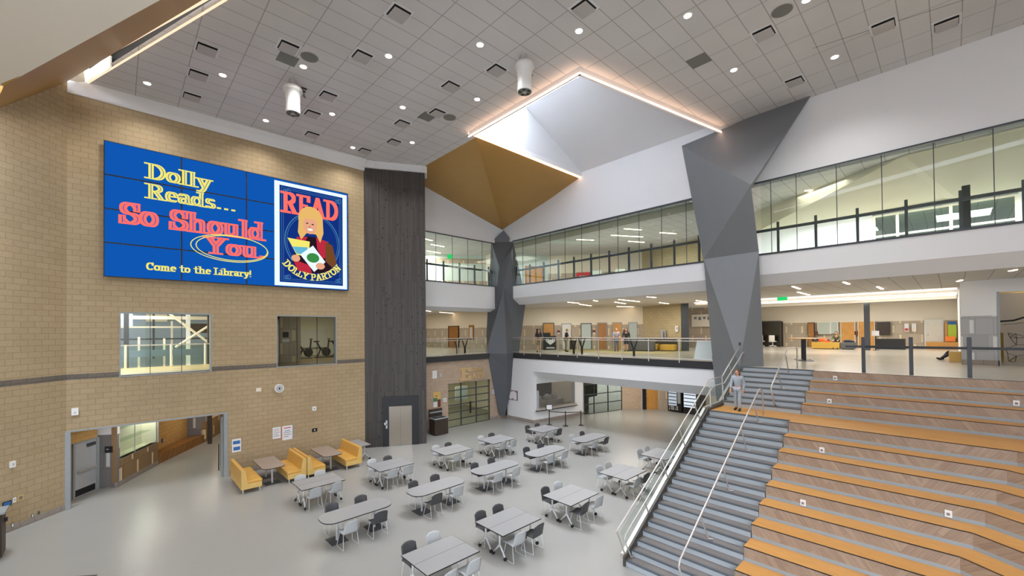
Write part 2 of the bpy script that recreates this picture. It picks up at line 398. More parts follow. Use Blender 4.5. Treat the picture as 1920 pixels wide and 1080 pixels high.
# ------------------------------------------------------------------ stroke lettering with slab serifs
def arc(cx, cy, rx, ry, a0, a1, n=10):
    return [(cx+rx*cos(radians(a0+(a1-a0)*i/n)), cy+ry*sin(radians(a0+(a1-a0)*i/n))) for i in range(n+1)]
def sf(x, y, w=.2): return [(x-w, y), (x+w, y)]
GL = {
 'D': (.92, [[(.2,0),(.2,1)], sf(.2,0), sf(.2,1), [(.2,1)]+arc(.36,.5,.42,.5,90,-90)+[(.2,0)]]),
 'R': (.95, [[(.2,0),(.2,1)], sf(.2,0), sf(.2,1), [(.2,1)]+arc(.42,.76,.28,.24,90,-90)+[(.2,.52)], [(.46,.5),(.74,.03)], sf(.8,0,.12)]),
 'P': (.85, [[(.2,0),(.2,1)], sf(.2,0), sf(.2,1), [(.2,1)]+arc(.42,.74,.28,.26,90,-90)+[(.2,.48)]]),
 'S': (.8, [arc(.42,.74,.26,.26,20,270,12)+arc(.42,.25,.28,.25,90,-160,12), [(.67,.66),(.67,1.)], [(.13,.33),(.13,0)]]),
 'Y': (.95, [[(.16,1),(.46,.48)], [(.78,1),(.46,.48)], [(.46,.5),(.46,0)], sf(.46,0), sf(.16,1,.16), sf(.78,1,.15)]),
 'C': (.85, [arc(.45,.5,.33,.48,48,312,16), [(.72,.66),(.72,1)]]),
 'L': (.75, [[(.2,0),(.2,1)], sf(.2,1), [(.02,0),(.66,0),(.66,.28)]]),
 'E': (.82, [[(.2,0),(.2,1)], [(.02,1),(.68,1),(.68,.76)], [(.2,.5),(.52,.5)], [(.02,0),(.7,0),(.7,.26)]]),
 'A': (.95, [[(.14,0),(.45,1)], [(.78,0),(.45,1)], [(.26,.32),(.66,.32)], sf(.14,0,.14), sf(.78,0,.14)]),
 'N': (.95, [[(.2,0),(.2,1)], [(.2,1),(.74,0)], [(.74,0),(.74,1)], sf(.2,0,.16), sf(.16,1,.12), sf(.74,1,.16)]),
 'T': (.85, [[(.42,0),(.42,1)], [(.08,.76),(.08,1),(.76,1),(.76,.76)], sf(.42,0)]),
 'O': (.95, [arc(.46,.5,.36,.49,0,360,20)]),
 'I': (.45, [[(.2,0),(.2,1)], sf(.2,0), sf(.2,1)]),
 'o': (.7, [arc(.34,.34,.25,.33,0,360,16)]),
 'e': (.66, [[(.12,.36),(.56,.36)]+arc(.34,.34,.24,.33,5,310,14)]),
 'a': (.72, [arc(.32,.5,.2,.18,160,10,8)+[(.52,.1),(.62,0),(.7,0)], arc(.3,.2,.2,.19,0,360,14)]),
 'd': (.8, [arc(.32,.33,.23,.32,0,360,14), [(.57,0),(.57,1)], [(.4,1),(.6,1)], [(.55,0),(.76,0)]]),
 'b': (.78, [arc(.42,.33,.23,.32,0,360,14), [(.18,0),(.18,1)], [(.0,1),(.2,1)]]),
 'l': (.42, [[(.2,0),(.2,1)], sf(.2,0), [(.02,1),(.22,1)]]),
 'i': (.42, [[(.2,0),(.2,.66)], sf(.2,0), [(.02,.66),(.22,.66)], [(.19,.9),(.21,.9)]]),
 'h': (.86, [[(.2,0),(.2,1)], sf(.2,0,.17), [(.02,1),(.22,1)], [(.2,.5)]+arc(.42,.46,.2,.2,150,0,8)+[(.62,0)], sf(.62,0,.17)]),
 'm': (1.12, [[(.2,0),(.2,.66)], sf(.2,0,.15), [(.02,.66),(.22,.66)], [(.2,.5)]+arc(.37,.47,.17,.19,150,0,8)+[(.54,0)], sf(.54,0,.13), [(.54,.5)]+arc(.71,.47,.17,.19,150,0,8)+[(.88,0)], sf(.88,0,.15)]),
 'u': (.84, [[(.02,.66),(.2,.66),(.2,.2)]+arc(.38,.2,.18,.2,180,340,8), [(.44,.66),(.6,.66)], [(.6,.66),(.6,0)], [(.6,0),(.78,0)]]),
 't': (.56, [[(.24,.95),(.24,.15)]+arc(.38,.14,.14,.14,180,320,6), [(.04,.66),(.5,.66)]]),
 'r': (.62, [[(.2,0),(.2,.66)], sf(.2,0), [(.02,.66),(.22,.66)], [(.2,.46)]+arc(.42,.48,.16,.18,140,30,6)]),
 'y': (.74, [[(.14,.66),(.38,.06)], [(.64,.66),(.36,-.12),(.24,-.28),(.1,-.26)], sf(.14,.66,.13), sf(.64,.66,.12)]),
 's': (.6, [arc(.3,.49,.18,.17,30,270,10)+arc(.3,.17,.2,.16,90,-150,10)]),
 '.': (.44, [[(.2,.06),(.205,.06)],[(.2,.1),(.205,.1)]]),
 '!': (.36, [[(.17,1),(.17,.34)], [(.16,.03),(.19,.03)]]),
 ' ': (.42, []),
}
def hull(P):
    P = sorted(set((round(x,5), round(y,5)) for x, y in P))
    def half(Q):
        h = []
        for p in Q:
            while len(h) > 1 and (h[-1][0]-h[-2][0])*(p[1]-h[-2][1])-(h[-1][1]-h[-2][1])*(p[0]-h[-2][0]) <= 0: h.pop()
            h.append(p)
        return h
    return half(P)[:-1]+half(P[::-1])[:-1]
def width(s): return sum(GL[c][0] for c in s)
def letter(mb, s, at, h, place, pen=(.17,.08), sx=1., m=0, skew=None):
    """draws string s; at = (u,v) of its left base point, place(u,v) -> 3-D point"""
    u = at[0]
    for c in s:
        w, strokes = GL[c]
        for st in strokes:
            for (x0,y0), (x1,y1) in zip(st, st[1:]):
                P = [(x+dx*pen[0]/2, y+dy*pen[1]/2) for x, y in ((x0,y0),(x1,y1)) for dx in (-1,1) for dy in (-1,1)]
                H = hull(P)
                mb.face([place(u+x*h*sx, at[1]+y*h) for x, y in H], m)
        u += w*h*sx
    return u
# ------------------------------------------------------------------ camera, world
F_PX, CY = 781.765, 611.472
cam = bpy.data.cameras.new('camera'); co = bpy.data.objects.new('camera', cam); COL.objects.link(co); SC.camera = co
cam.sensor_width = 36; cam.lens = F_PX/1920*36; cam.shift_y = (CY-540)/1920; cam.clip_end = 300
Rv = Vector((.72583057,-.68780193,-.00992417)); Uv = Vector((-.00115354,-.01564436,.99987695)); Wv = Vector((.68787256,.72572981,.01214856))
co.matrix_world = Matrix(((Rv.x,Uv.x,-Wv.x,0),(Rv.y,Uv.y,-Wv.y,0),(Rv.z,Uv.z,-Wv.z,6.32),(0,0,0,1)))
wd = bpy.data.worlds.new('sky'); SC.world = wd; wd.use_nodes = True
nt = wd.node_tree; nt.nodes.clear()
ow = nt.nodes.new('ShaderNodeOutputWorld'); bg = nt.nodes.new('ShaderNodeBackground')
tc = nt.nodes.new('ShaderNodeTexCoord'); sx_ = nt.nodes.new('ShaderNodeSeparateXYZ'); nt.links.new(tc.outputs['Generated'], sx_.inputs[0])
cr = nt.nodes.new('ShaderNodeValToRGB'); nt.links.new(sx_.outputs[2], cr.inputs[0])
WORLD_LOW, WORLD_MID, WORLD_HIGH = (.64, .70, .80), (2.0, 2.2, 2.55), (15, 16, 18)
e = cr.color_ramp.elements; e[0].position = .0; e[0].color = WORLD_LOW+(1,); e[1].position = .32; e[1].color = WORLD_MID+(1,); k_ = e.new(.93); k_.color = WORLD_HIGH+(1,); k_ = e.new(.8); k_.color = WORLD_MID+(1,)
nt.links.new(cr.outputs[0], bg.inputs[0]); bg.inputs[1].default_value = WORLD; nt.links.new(bg.outputs[0], ow.inputs[0])
vs = SC.view_settings; vs.view_transform = 'Standard'; vs.look = 'None'; vs.exposure = EXPO; vs.gamma = 1; vs.use_curve_mapping = False
cy = SC.cycles; cy.max_bounces = 7; cy.diffuse_bounces = 5; cy.glossy_bounces = 3; cy.transparent_max_bounces = 12; cy.transmission_bounces = 3
cy.caustics_reflective = False; cy.caustics_refractive = False; cy.sample_clamp_indirect = 4; cy.use_denoising = True

YL, XR, YB, ZC = 22.2, 20.7, 22.75, 15.8
Z2, Z3 = 4.74, 9.58
# ------------------------------------------------------------------ floors and ceilings
struct('floor', MB().box(-14,-9,-.3, 46,44,0), 'floor')
b = MB(); b.box(18.80,-9,Z2-.3, 20.55,3.57,Z2); b.box(19.13,3.57,Z2-.3, 20.55,6.15,Z2); b.box(20.55,-9,Z2-.3, 20.76,7.7,Z2); b.box(20.72,-9,Z2-.3, 46,YB+.0,Z2); b.box(13.2,22.66,Z2-.3, 46,44,Z2)
struct('floor_upper', b, 'floor2')
struct('floor_top', MB().box(20.9,-9,Z3-.3,46,44,Z3).box(13.2,22.9,Z3-.3,20.9,44,Z3), 'top_floor')
struct('floor_carpet', MB().prism([(24.5,19),(26.5,23.4),(31.2,17.2),(30,13.6),(25,12.5)], Z2+.004, Z2+.012), 'carpet')

# main ceiling with the skylight opening and the cut for the gold corner soffit
CE = [(12.1,15.6),(12.05,9.05),(20.6,7.3),(20.95,15.6)]
b = MB()
KEY = [(2.09,14.2),(9.6,-6.4),(10,-9),(21.2,-9),(21.2,15.62),(20.95,15.6),(20.6,7.3),(12.05,9.05),(12.1,15.6),(20.95,15.6),(21.2,15.62),(12.72,15.8),(12.75,23.6),(-.9,23.6),(-.87,22.3)]
KEY = [(2.09,14.2),(9.6,-6.4),(10,-9),(21.2,-9),(21.2,7.2),(20.6,7.3),(12.05,9.05),(12.1,15.6),(12.72,15.75),(12.75,20.7),(12.75,23.6),(-.9,23.6),(-.87,22.3)]
b.face([(x,y,ZC) for x,y in KEY]); b.face([(x,y,ZC+.15) for x,y in KEY])
b.face([(12.1,15.6,ZC),(12.72,15.75,ZC),(20.95,15.6,ZC)])
struct('ceiling', b, 'ceil')
b = MB(); b.bar((17.1,3.1),(17.85,-.5),.012,ZC-.004,ZC); struct('trim_12', b, 'vent_dark')
# lip and shaft of the skylight
b = MB()
for (p, q) in ((0,1),(1,2)):
    b.bar(CE[p], CE[q], .16, ZC-.22, ZC+.4, side=1)
b.bar(CE[3], CE[0], .1, ZC-.02, ZC+.4, side=1)
struct('trim_1', b, 'white')
b = MB()
T1, T2 = (15.45,15.2,18.0), (15.4,11.0,18.0)
b.slab([(20.75,7.3,16.05),(20.85,15.6,15.98),T1,T2], -.1)                                    # long sloping plane
b.slab([(12.0,15.62,ZC),(12.0,15.62,18.6),(15.45,15.5,18.6),T1,(20.85,15.62,15.98)], .1)   # bright end wall
b.slab([(12.05,9.05,ZC+.2),(20.75,7.3,16.05),T2,(15.4,11,18.6),(12.0,9.2,18.6)], .1)
b.slab([(12.0,9.1,ZC+.3),(12.0,9.1,18.6),(12.0,15.6,18.6),(12.0,15.6,ZC+.3)], .1)
struct('wall_skylight', b, 'white')
b = MB(); b.box(11.95,12.2,18.15,15.5,12.45,18.35); struct('window_skylight_bar', b, 'white')
t = thing('skylight_light_strip', 'thin warm light strip outlining the big skylight opening', 'light strip', (12.1,15.6,ZC-.2))
for (p, q) in ((0,1),(1,2),(3,0)):
    mb = MB(); z0 = ZC-.27 if p != 3 else ZC-.09
    a_, b_ = CE[p], CE[q]
    mb.bar(a_, b_, .05, z0, z0+.035, side=-1); mb.build('led_line', 'led', t, (12.1,15.6,ZC-.2))

# ------------------------------------------------------------------ left brick wall with video wall
W1 = (.07, 3.0, 4.74, 7.22); W2 = (5.54, 8.37, 4.74, 7.2); DO = (-1.3, 3.54, 0, 2.81)
b = MB(); grid_wall(b, -1.33, 9.95, 0, 15.25, [W1, W2, DO], lambda a,c,z0,z1: b.box(a,YL,z0,c,YL+.32,z1))
struct('wall_left', b, 'brick_x')
b = MB()
for a, c in ((-1.33, .07), (3.0, 5.54), (8.37, 9.9)): b.box(a,YL-.004,4.70,c,YL+.1,4.9)
struct('trim_2', b, 'band')
b = MB(); b.face([(-1.33,YL-.02,15.25),(9.9,YL-.02,15.25),(9.9,YL-.35,ZC),(-.9,YL-.05,ZC)]); b.box(-1.33,YL,15.25,9.9,YL+.4,ZC)
struct('trim_3', b, 'white')
AX, AY = -1.33, YL
def along(s, off=0.): return (AX-s*.7071+off*.7071, AY-s*.7071-off*.7071)   # angled wall: s along it, off into the room
b = MB(); b.bar(along(0), along(13), .3, 0, 15.9, side=-1); struct('wall_left_angled', b, 'brick_d')
b = MB(); b.bar(along(0,.004), along(13,.004), .1, 4.70, 4.9, side=-1); struct('trim_4', b, 'band_d')
b = MB(); b.bar(along(0,.006), along(13,.006), .1, 0, .2, side=-1); struct('baseboard_left', b, 'basegrey')
b = MB(); b.box(3.62,YL-.006,0,9.9,YL+.05,.2); struct('baseboard_brick', b, 'basegrey')
b = MB(); b.box(2,-9.2,0,46,-9,16); b.box(-10.7,3.5,0,-10.5,13.1,13); struct('wall_light_block', b, 'cream_light')  # unseen walls added to cut sky light from the right and left
# gold soffit, pale soffit and cove slot, upper left
b = MB(); b.slab([(-2.9,20.6,13.45),(-1.46,22.07,15.56),(1.55,14.29,15.6),(4.6,6.4,15.6),(2.3,6.2,12.75),(.19,10.84,12.81),(-2.03,15.51,12.36)], -.08)
struct('ceiling_gold_soffit', b, 'gold')
b = MB(); b.slab([(-2.03,15.51,12.36),(.19,10.84,12.81),(2.3,6.2,12.75),(-13,6.2,13.0),(-13,17,12.0),(-4.5,19.0,12.2)], -.08)
b.slab([(2.3,6.2,12.75),(10,-9,12.9),(-13,-9,13.0),(-13,6.2,13.0)], -.08); b.slab([(2.3,6.2,12.75),(4.6,6.4,15.6),(10,-9,15.7),(10,-9,12.9)], .08)  # unseen rearward extension added to keep high sky light off the floor
struct('ceiling_soffit_and_sky_block', b, 'cream_light')
b = MB(); b.slab([(-1.42,22.0,15.62),(-.87,22.3,ZC),(-.9,21.2,16.2),(-1.2,21.3,15.8)], .05)
b.bar((-.87,22.3),(-.2,20.4),.06,ZC-.02,ZC+.45,side=1)
struct('trim_5', b, 'cream_light')
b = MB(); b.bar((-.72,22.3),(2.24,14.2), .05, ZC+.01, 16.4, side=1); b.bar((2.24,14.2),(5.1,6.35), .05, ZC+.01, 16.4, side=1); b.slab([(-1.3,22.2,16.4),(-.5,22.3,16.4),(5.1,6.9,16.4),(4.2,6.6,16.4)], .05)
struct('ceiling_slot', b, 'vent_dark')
t = thing('cove_light_strip', 'warm cove light strip along the gold soffit edge', 'light strip', (-.9,21.6,15.7))
mb = MB(); mb.slab([(-1.32,21.75,15.68),(-1.1,21.75,15.80),(1.87,14.35,15.78),(4.9,6.4,15.78),(4.66,6.4,15.66),(1.63,14.32,15.66)], .03); mb.build('led_line', 'led_soft', t, (-.9,21.6,15.7))
mb = MB(); mb.bar((-.78,22.15),(2.18,14.2),.05,ZC-.03,ZC+.0,side=-1); mb.bar((2.18,14.2),(5,6.6),.05,ZC-.03,ZC,side=-1); mb.build('led_line', 'led_soft', t, (-.9,21.6,15.7))

# ------------------------------------------------------------------ board clad lift tower
TW = [(9.78,YL+.05),(10.36,21.95),(12.77,20.62),(13.15,21.2),(13.15,23.6),(9.9,23.6)]
b = MB(); b.prism(TW, 0, 15.42); struct('wall_lift_tower', b, 'board')
b = MB(); b.prism([(9.6,YL-.1),(10.3,21.85),(12.85,20.5),(13.3,21.2),(13.3,23.6),(9.7,23.6)], 15.42, ZC); struct('trim_6', b, 'white')
# random short bright and dark laps of the boards
tx = Vector((12.77-10.36, 20.62-21.95, 0)).normalized(); tn = Vector((tx.y,-tx.x,0))
if tn.y > 0: tn = -tn
def tower(u, off=0., z=0.): p = Vector((10.36,21.95,0))+tx*u+tn*off; return (p.x,p.y,z)
mb = MB()
for i in range(150):
    u = .07+.0765*random.randrange(35); z = random.uniform(.3, 15); h = random.choice((.05,.07,.1))
    if .6 < u < 2.3 and z < 2.9: continue
    P = [tower(u, .008, z), tower(u+.07, .008, z), tower(u+.07, .008, z+h), tower(u, .008, z+h)]
    mb.slab(P, .01)
    if i % 3 == 0:
        pass
lo = mb.build('board_laps', 'black'); lo['kind'] = 'structure'
for i in range(0):
    pass
t = thing('elevator', 'stainless elevator doors in a black surround at the tower foot', 'elevator', tower(1.4))
org = tower(1.4)
fr = MB()
for u0,u1,z0,z1 in ((.36,.72,0,2.75),(1.95,2.35,0,2.75),(.72,1.95,2.2,2.75)):
    fr.slab([tower(u0,.06,z0),tower(u1,.06,z0),tower(u1,.06,z1),tower(u0,.06,z1)], .06)
fr.build('surround', 'black', t, org)
for u0,u1 in ((.72,1.33),(1.34,1.95)):
    MB().slab([tower(u0,.03,0.01),tower(u1,.03,.01),tower(u1,.03,2.2),tower(u0,.03,2.2)], .03).build('door', 'steel_door', t, org)
cp = MB(); cp.slab([tower(.55,.075,1.0),tower(.63,.075,1.0),tower(.63,.075,1.45),tower(.55,.075,1.45)], .015); cp.slab([tower(.46,.075,1.2),tower(.56,.075,1.2),tower(.56,.075,1.33),tower(.46,.075,1.33)], .015)
pn = cp.build('call_panel', 'alu', t, org); mb = MB(); mb.slab([tower(.57,.085,1.18),tower(.61,.085,1.18),tower(.61,.085,1.28),tower(.57,.085,1.28)], .01); mb.build('button', 'black', pn, org)

# ------------------------------------------------------------------ gold corner soffit
G = dict(a=(12.75,20.64,ZC), b=(12.71,15.81,ZC), c=(20.9,15.62,ZC-.05), d=(20.33,22.4,13.7), e=(13.1,YB-.02,15.75))
b = MB(); b.slab([G['a'],G['b'],G['d'],G['e']], -.06); b.slab([G['b'],G['c'],G['d']], -.06); struct('ceiling_gold_corner', b, 'gold')

b = MB(); b.box(-2,15.8,17.0,46,44,17.2); b.box(21.2,-9.2,17.0,46,15.8,17.2); b.box(21.0,15.6,15.9,46,15.8,17.2); struct('ceiling_leak_block', b, 'white')  # unseen plates added to stop sky light leaking around the gold soffit
# ------------------------------------------------------------------ right wall and balcony edges
b = MB(); b.box(XR,-9,12.82,XR+.25,YB+.2,16.4); b.box(13.0,YB,12.7,XR,YB+.25,16.4)
struct('wall_right', b, 'white')
def edge_y(mb, y0, y1, P):                                   # profile P[(x,z)] run along Y
    k = len(P); mb.add([(x,y0,z) for x,z in P]+[(x,y1,z) for x,z in P], [tuple(range(k)), tuple(range(k,2*k))[::-1]]+[(i,k+i,k+(i+1)%k,(i+1)%k) for i in range(k)])
def edge_x(mb, x0, x1, P):                                   # profile P[(y,z)] run along X
    k = len(P); mb.add([(x0,y,z) for y,z in P]+[(x1,y,z) for y,z in P], [tuple(range(k))[::-1], tuple(range(k,2*k))]+[(i,(i+1)%k,k+(i+1)%k,k+i) for i in range(k)])
PR3 = lambda o: [(o,9.58),(o,8.70),(o+.45,8.23),(o+.6,8.23),(o+.6,9.58)]
b = MB(); edge_y(b, -9, 21.7, PR3(XR)); struct('wall_right_upper_band', b, 'white')
b = MB(); P3B = [(YB-.05,9.55),(YB-.05,7.95),(YB+.3,7.72),(YB+.6,7.72),(YB+.6,9.55)]
edge_x(b, 13.0, 20.1, P3B); struct('wall_back_upper_band', b, 'white')
b = MB(); edge_y(b, 7.75, 19.75, [(XR-.02,4.40),(XR-.02,3.55),(XR+.5,3.05),(XR+.7,3.05),(XR+.7,4.40)]); b.box(XR-.02,19.75,0,XR+.3,22.4,4.4)
struct('wall_right_lower_band', b, 'white')
b = MB(); b.box(XR-.06,7.75,4.39,XR+.1,22.2,4.76); b.box(13.0,YB-.16,4.39,19.2,YB-.05,4.76); struct('trim_7', b, 'fascia')
b = MB(); b.box(XR-.03,-9,9.56,XR+.12,21.7,9.64); b.box(13.0,YB-.08,9.53,20.1,YB+.05,9.6); b.box(XR-.02,-9,12.78,XR+.1,21.7,12.84); b.box(13.0,YB-.03,12.66,20.0,YB+.05,12.72); struct('trim_8', b, 'charcoal')

# ------------------------------------------------------------------ faceted grey columns
def faceted(name, V, Fs, back, label, loc):
    mb = MB(); keys = list(V)
    idx = {k: i for i, k in enumerate(keys)}
    mb.add([V[k] for k in keys], [tuple(idx[k] for k in f) for f in Fs])
    o = mb.build(name, back or 'pillar', org=loc); tag(o, label, 'column', kind='structure')
    return o
C2 = dict(a=(20.6,9.2,15.55), b=(20.6,3.72,15.98), c=(19.1,5.65,12.3), d=(20.45,8.15,9.68), e=(20.1,5.68,9.66), f=(18.95,6.15,4.74),
          g=(20.42,7.79,4.74), h=(19.76,5.47,4.74), m=(20.25,5.66,9.2), g0=(20.42,7.4,0), f0=(18.95,6.3,0), h0=(19.8,6.2,0),
          A=(21.3,9.4,15.6), B=(21.3,3.95,16.1), C=(21.3,6.4,12.6), D=(21.3,8.5,9.7), E=(21.3,6.15,9.7), G=(21.3,8.0,4.74), H=(21.3,6.1,4.74), G0=(21.3,7.6,0), H0=(21.3,6.4,0))
F2 = [('a','c','b'),('a','d','c'),('d','e','c'),('d','f','e'),('d','g','f'),('e','f','h'),('g','g0','f0','f'),('f','f0','h0','h'),
      ('a','A','D','d'),('d','D','G','g'),('g','G','G0','g0'),('b','c','C','B'),('c','e','E','C'),('e','h','H','E'),('h','h0','H0','H'),
      ('a','b','B','A')]
faceted('faceted_column', C2, F2, None, 'tall faceted grey metal column at the stair top', (19.5,6.5,0))
C1 = dict(p0=(20.33,22.23,13.65), p1=(19.74,22.93,12.82), p2=(20.89,21.84,12.8), p3=(19.85,22.21,10.94), p4=(20.63,21.74,12.12), p5=(19.89,22.51,9.64),
          p6=(20.73,21.71,9.62), p7=(20.16,22.12,9.54), p8=(19.85,22.69,7.53), q6=(20.96,21.63,8.47), p9=(19.12,22.76,4.74), p10=(20.17,21.83,4.73),
          q10=(21.07,21.53,4.77), p11=(20.3,21.98,3.53), p12=(20.09,22.6,.27), p13=(20.38,22.32,.21), pr=(21.57,21.33,8.21), q9=(19.5,23.4,4.74), q8=(19.64,23.31,7.62), q12=(20.3,23.0,.27), q2=(21.4,21.5,10.0), q0=(21.2,23.2,13.6))
F1 = [('p0','p1','p2'),('p1','p3','p2'),('p3','p4','p2'),('p3','p7','p4'),('p4','p7','p6'),('p4','p6','p2'),('p1','p5','p3'),('p3','p5','p7'),
      ('p7','p5','p8'),('p7','p8','p9'),('p7','p9','p10'),('p7','p10','q10'),('p7','q10','q6','p6'),('p9','p11','p10'),('p9','p12','p11'),('p12','p13','p11'),
      ('q6','q10','pr'),('p10','p11','q10'),('p8','q8','q9','p9'),('p9','q9','q12','p12'),('p6','q6','pr','q2'),('p2','p6','q2'),('p1','q8','p5'),('p5','q8','p8'),('p11','p13','q10')]
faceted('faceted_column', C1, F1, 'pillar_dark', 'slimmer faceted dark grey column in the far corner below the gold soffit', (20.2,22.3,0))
# ------------------------------------------------------------------ brick wall below the far gallery, garage style glass door
DE = (15.74, 19.36, 0, 2.9)
b = MB(); grid_wall(b, 12.9, 20.5, 0, 4.4, [DE], lambda a,c,z0,z1: b.box(a,YB,z0,c,YB+.3,z1)); struct('wall_back', b, 'brick_pink')
b = MB(); b.box(13.15,YB-.01,0,DE[0],YB+.02,.2); b.box(DE[1],YB-.01,0,20.1,YB+.02,.2); struct('baseboard_back', b, 'basegrey')
def garage(name, a, c, z1, cols, rows, lab, glass='glass', handle=None):
    """sectional glass door standing on the segment a-c"""
    d = Vector((c[0]-a[0], c[1]-a[1], 0)); L = d.length; d.normalize()
    def at(u): return (a[0]+d.x*u, a[1]+d.y*u)
    mb = MB()
    for u in cols: mb.bar(at(max(0,u*L-.03)), at(min(L,u*L+.03)), .07, 0, z1)
    for k in range(rows+1): mb.bar(at(0), at(L), .06, max(0,z1*k/rows-.03), min(z1,z1*k/rows+.03))
    o = struct(name, mb, 'charcoal', label=lab)
    g = MB(); g.bar(at(0), at(L), .015, .03, z1-.03); g.build('pane', glass, o)
    return o, at
d1, at = garage('door_1', (DE[0],YB+.12), (DE[1],YB+.12), 2.9, (0,.31,.67,1), 6, 'sectional glass door below the raised wall lettering', 'glass_green')
MB().box(17.55,YB-.02,.75,17.63,YB+.06,1.55).build('door_handle', 'black', d1)
# lit room behind it
b = MB(); b.box(13.2,29,0,22,29.2,4.3); b.box(13.2,YB+.3,0,13.4,29,4.3); b.box(21.8,22.9,0,22,29,4.3); struct('wall_room_behind_door', b, 'cream')
struct('ceiling_room_behind_door', MB().box(13.2,YB+.3,3.3,22,29,3.4), 'cream_light')
t = thing('cafe_table', 'dark pedestal table behind the sectional glass door', 'table', (16.6,25.6,0))
mb = MB(); mb.box(16.0,25.2,1.0,17.4,26.0,1.05); mb.build('tabletop','dark_wood',t,(16.6,25.6,0)); mb = MB(); mb.cyl((16.7,25.6),.05,.03,1.0); mb.cyl((16.7,25.6),.3,0,.03); mb.build('pedestal','black',t,(16.6,25.6,0))
tag(MB().box(17.9,24.9,1.3,19.0,25.0,2.3).build('notice_board','paper',org=(18.4,24.9,1.3)), 'white notice board seen through the sectional glass door', 'board')
lamp('room_lamp', 'AREA', (17.2,25.5,3.25), 120*LK, (1,.86,.62), 3)

# wall lettering: NOCO over a large E ATS
t = thing('wall_lettering', 'raised beige lettering above the sectional glass door', 'sign', (17.6,YB,3.1))
org = (17.6,YB,3.1)
def wal(u, v): return (u, YB-.05, v)
def raised(s, at, h, pen, sx=1.):
    mb = MB(); letter(mb, s, at, h, wal, pen, sx)
    fs = [[mb.v[i] for i in f] for f in mb.f]; mb = MB()
    for i, f in enumerate(fs): mb.slab([(x, y-.0013*i, z) for x, y, z in f], .05)
    return mb
raised('E', (16.75,3.08), .74, (.3,.17), 1.45).build('letter', 'beige', t, org)
raised('ATS', (17.72,3.12), .36, (.26,.15), 1.05).build('letter', 'beige', t, org)
raised('NOCO', (17.85,3.58), .2, (.2,.13), .95).build('letter', 'beige', t, org)

def plate(name, label, cat, P, mat, th=.02, extra=(), group=None, org=None):
    """flat sign: P four corners; extra = [(name, mat, [u0,v0,u1,v1],...)] rectangles on its face in 0-1 coordinates"""
    org = org or P[0]
    V = [Vector(p) for p in P]
    o = MB().slab(P, th).build(name, mat, org=org); tag(o, label, cat, group)
    n = (V[1]-V[0]).cross(V[2]-V[0]).normalized()
    def q(u, v, k=.002): p = V[0]+(V[1]-V[0])*u+(V[3]-V[0])*v+n*k; return tuple(p)
    for nm, mt, rects in extra:
        mb = MB()
        for u0,v0,u1,v1 in rects: mb.face([q(u0,v0),q(u1,v0),q(u1,v1),q(u0,v1)])
        c = mb.build(nm, mt, o, org)
    return o
def onback(x0, z0, x1, z1, y=YB-.01): return [(x0,y,z0),(x1,y,z0),(x1,y,z1),(x0,y,z1)]
plate('poster', 'tall cream poster with green and brown panels above the trash can', 'poster', onback(14.6,1.5,15.15,2.48), 'vinyl_pale', extra=[('print','green_ink',[(.0,.38,.55,.62)]),('print','paper',[(0,.03,.55,.36)]),('print','maroon',[(.58,.0,1,.5),(.2,.72,.6,.76)])])
plate('room_sign', 'small white notice beside the sectional glass door', 'sign', onback(15.36,1.77,15.62,2.02), 'paper', extra=[('print','grey_ink',[(.15,.3,.85,.38),(.15,.55,.85,.62)])])
plate('speaker_box', 'white square wall speaker below the far gallery', 'speaker', onback(14.55,3.35,14.88,3.85), 'plastic_white', .05)
plate('wall_sensor', 'small grey wall box beside the white wall speaker', 'sensor', onback(15.1,3.43,15.28,3.66), 'alu', .05)
plate('room_sign', 'small white notice right of the sectional glass door by the corner column', 'sign', onback(19.55,1.85,19.78,2.1), 'paper', extra=[('print','blue_ink',[(.2,.3,.8,.6)])])
P = [(XR-.06,22.3,1.38),(XR-.06,21.3,1.38),(XR-.06,21.3,2.06),(XR-.06,22.3,2.06)]
o = plate('menu_screen', 'wall screen with a white menu page beside the serving counter', 'screen', P, 'maroon', .06, extra=[('print','paper',[(.05,.06,.95,.94)]),('print','maroon',[(.06,.8,.2,.93),(.3,.86,.45,.93),(.8,.8,.94,.93),(.06,.07,.2,.18),(.42,.07,.58,.18)])])

# trash can
t = thing('trash_can', 'dark brown trash and recycling cabinet beside the lift tower', 'trash can', (14.45,21.95,0))
org = (14.45,21.95,0)
MB().box(13.98,21.62,.04,14.95,22.25,.98).build('cabinet', 'dark_wood', t, org, bevel=.01)
mb = MB(); mb.box(13.94,21.58,.98,14.99,22.3,1.03); tp = mb.build('top', 'greyframe', t, org)
MB().box(14.05,21.75,1.03,14.45,22.1,1.045).build('opening','black',tp,org); MB().box(14.52,21.75,1.03,14.88,22.1,1.045).build('opening','black',tp,org)
MB().box(13.98,22.27,1.03,14.95,22.32,1.52).build('back_panel', 'dark_wood', t, org); MB().box(14.0,22.2,1.28,14.93,22.27,1.36).build('shelf','greyframe',t,org)

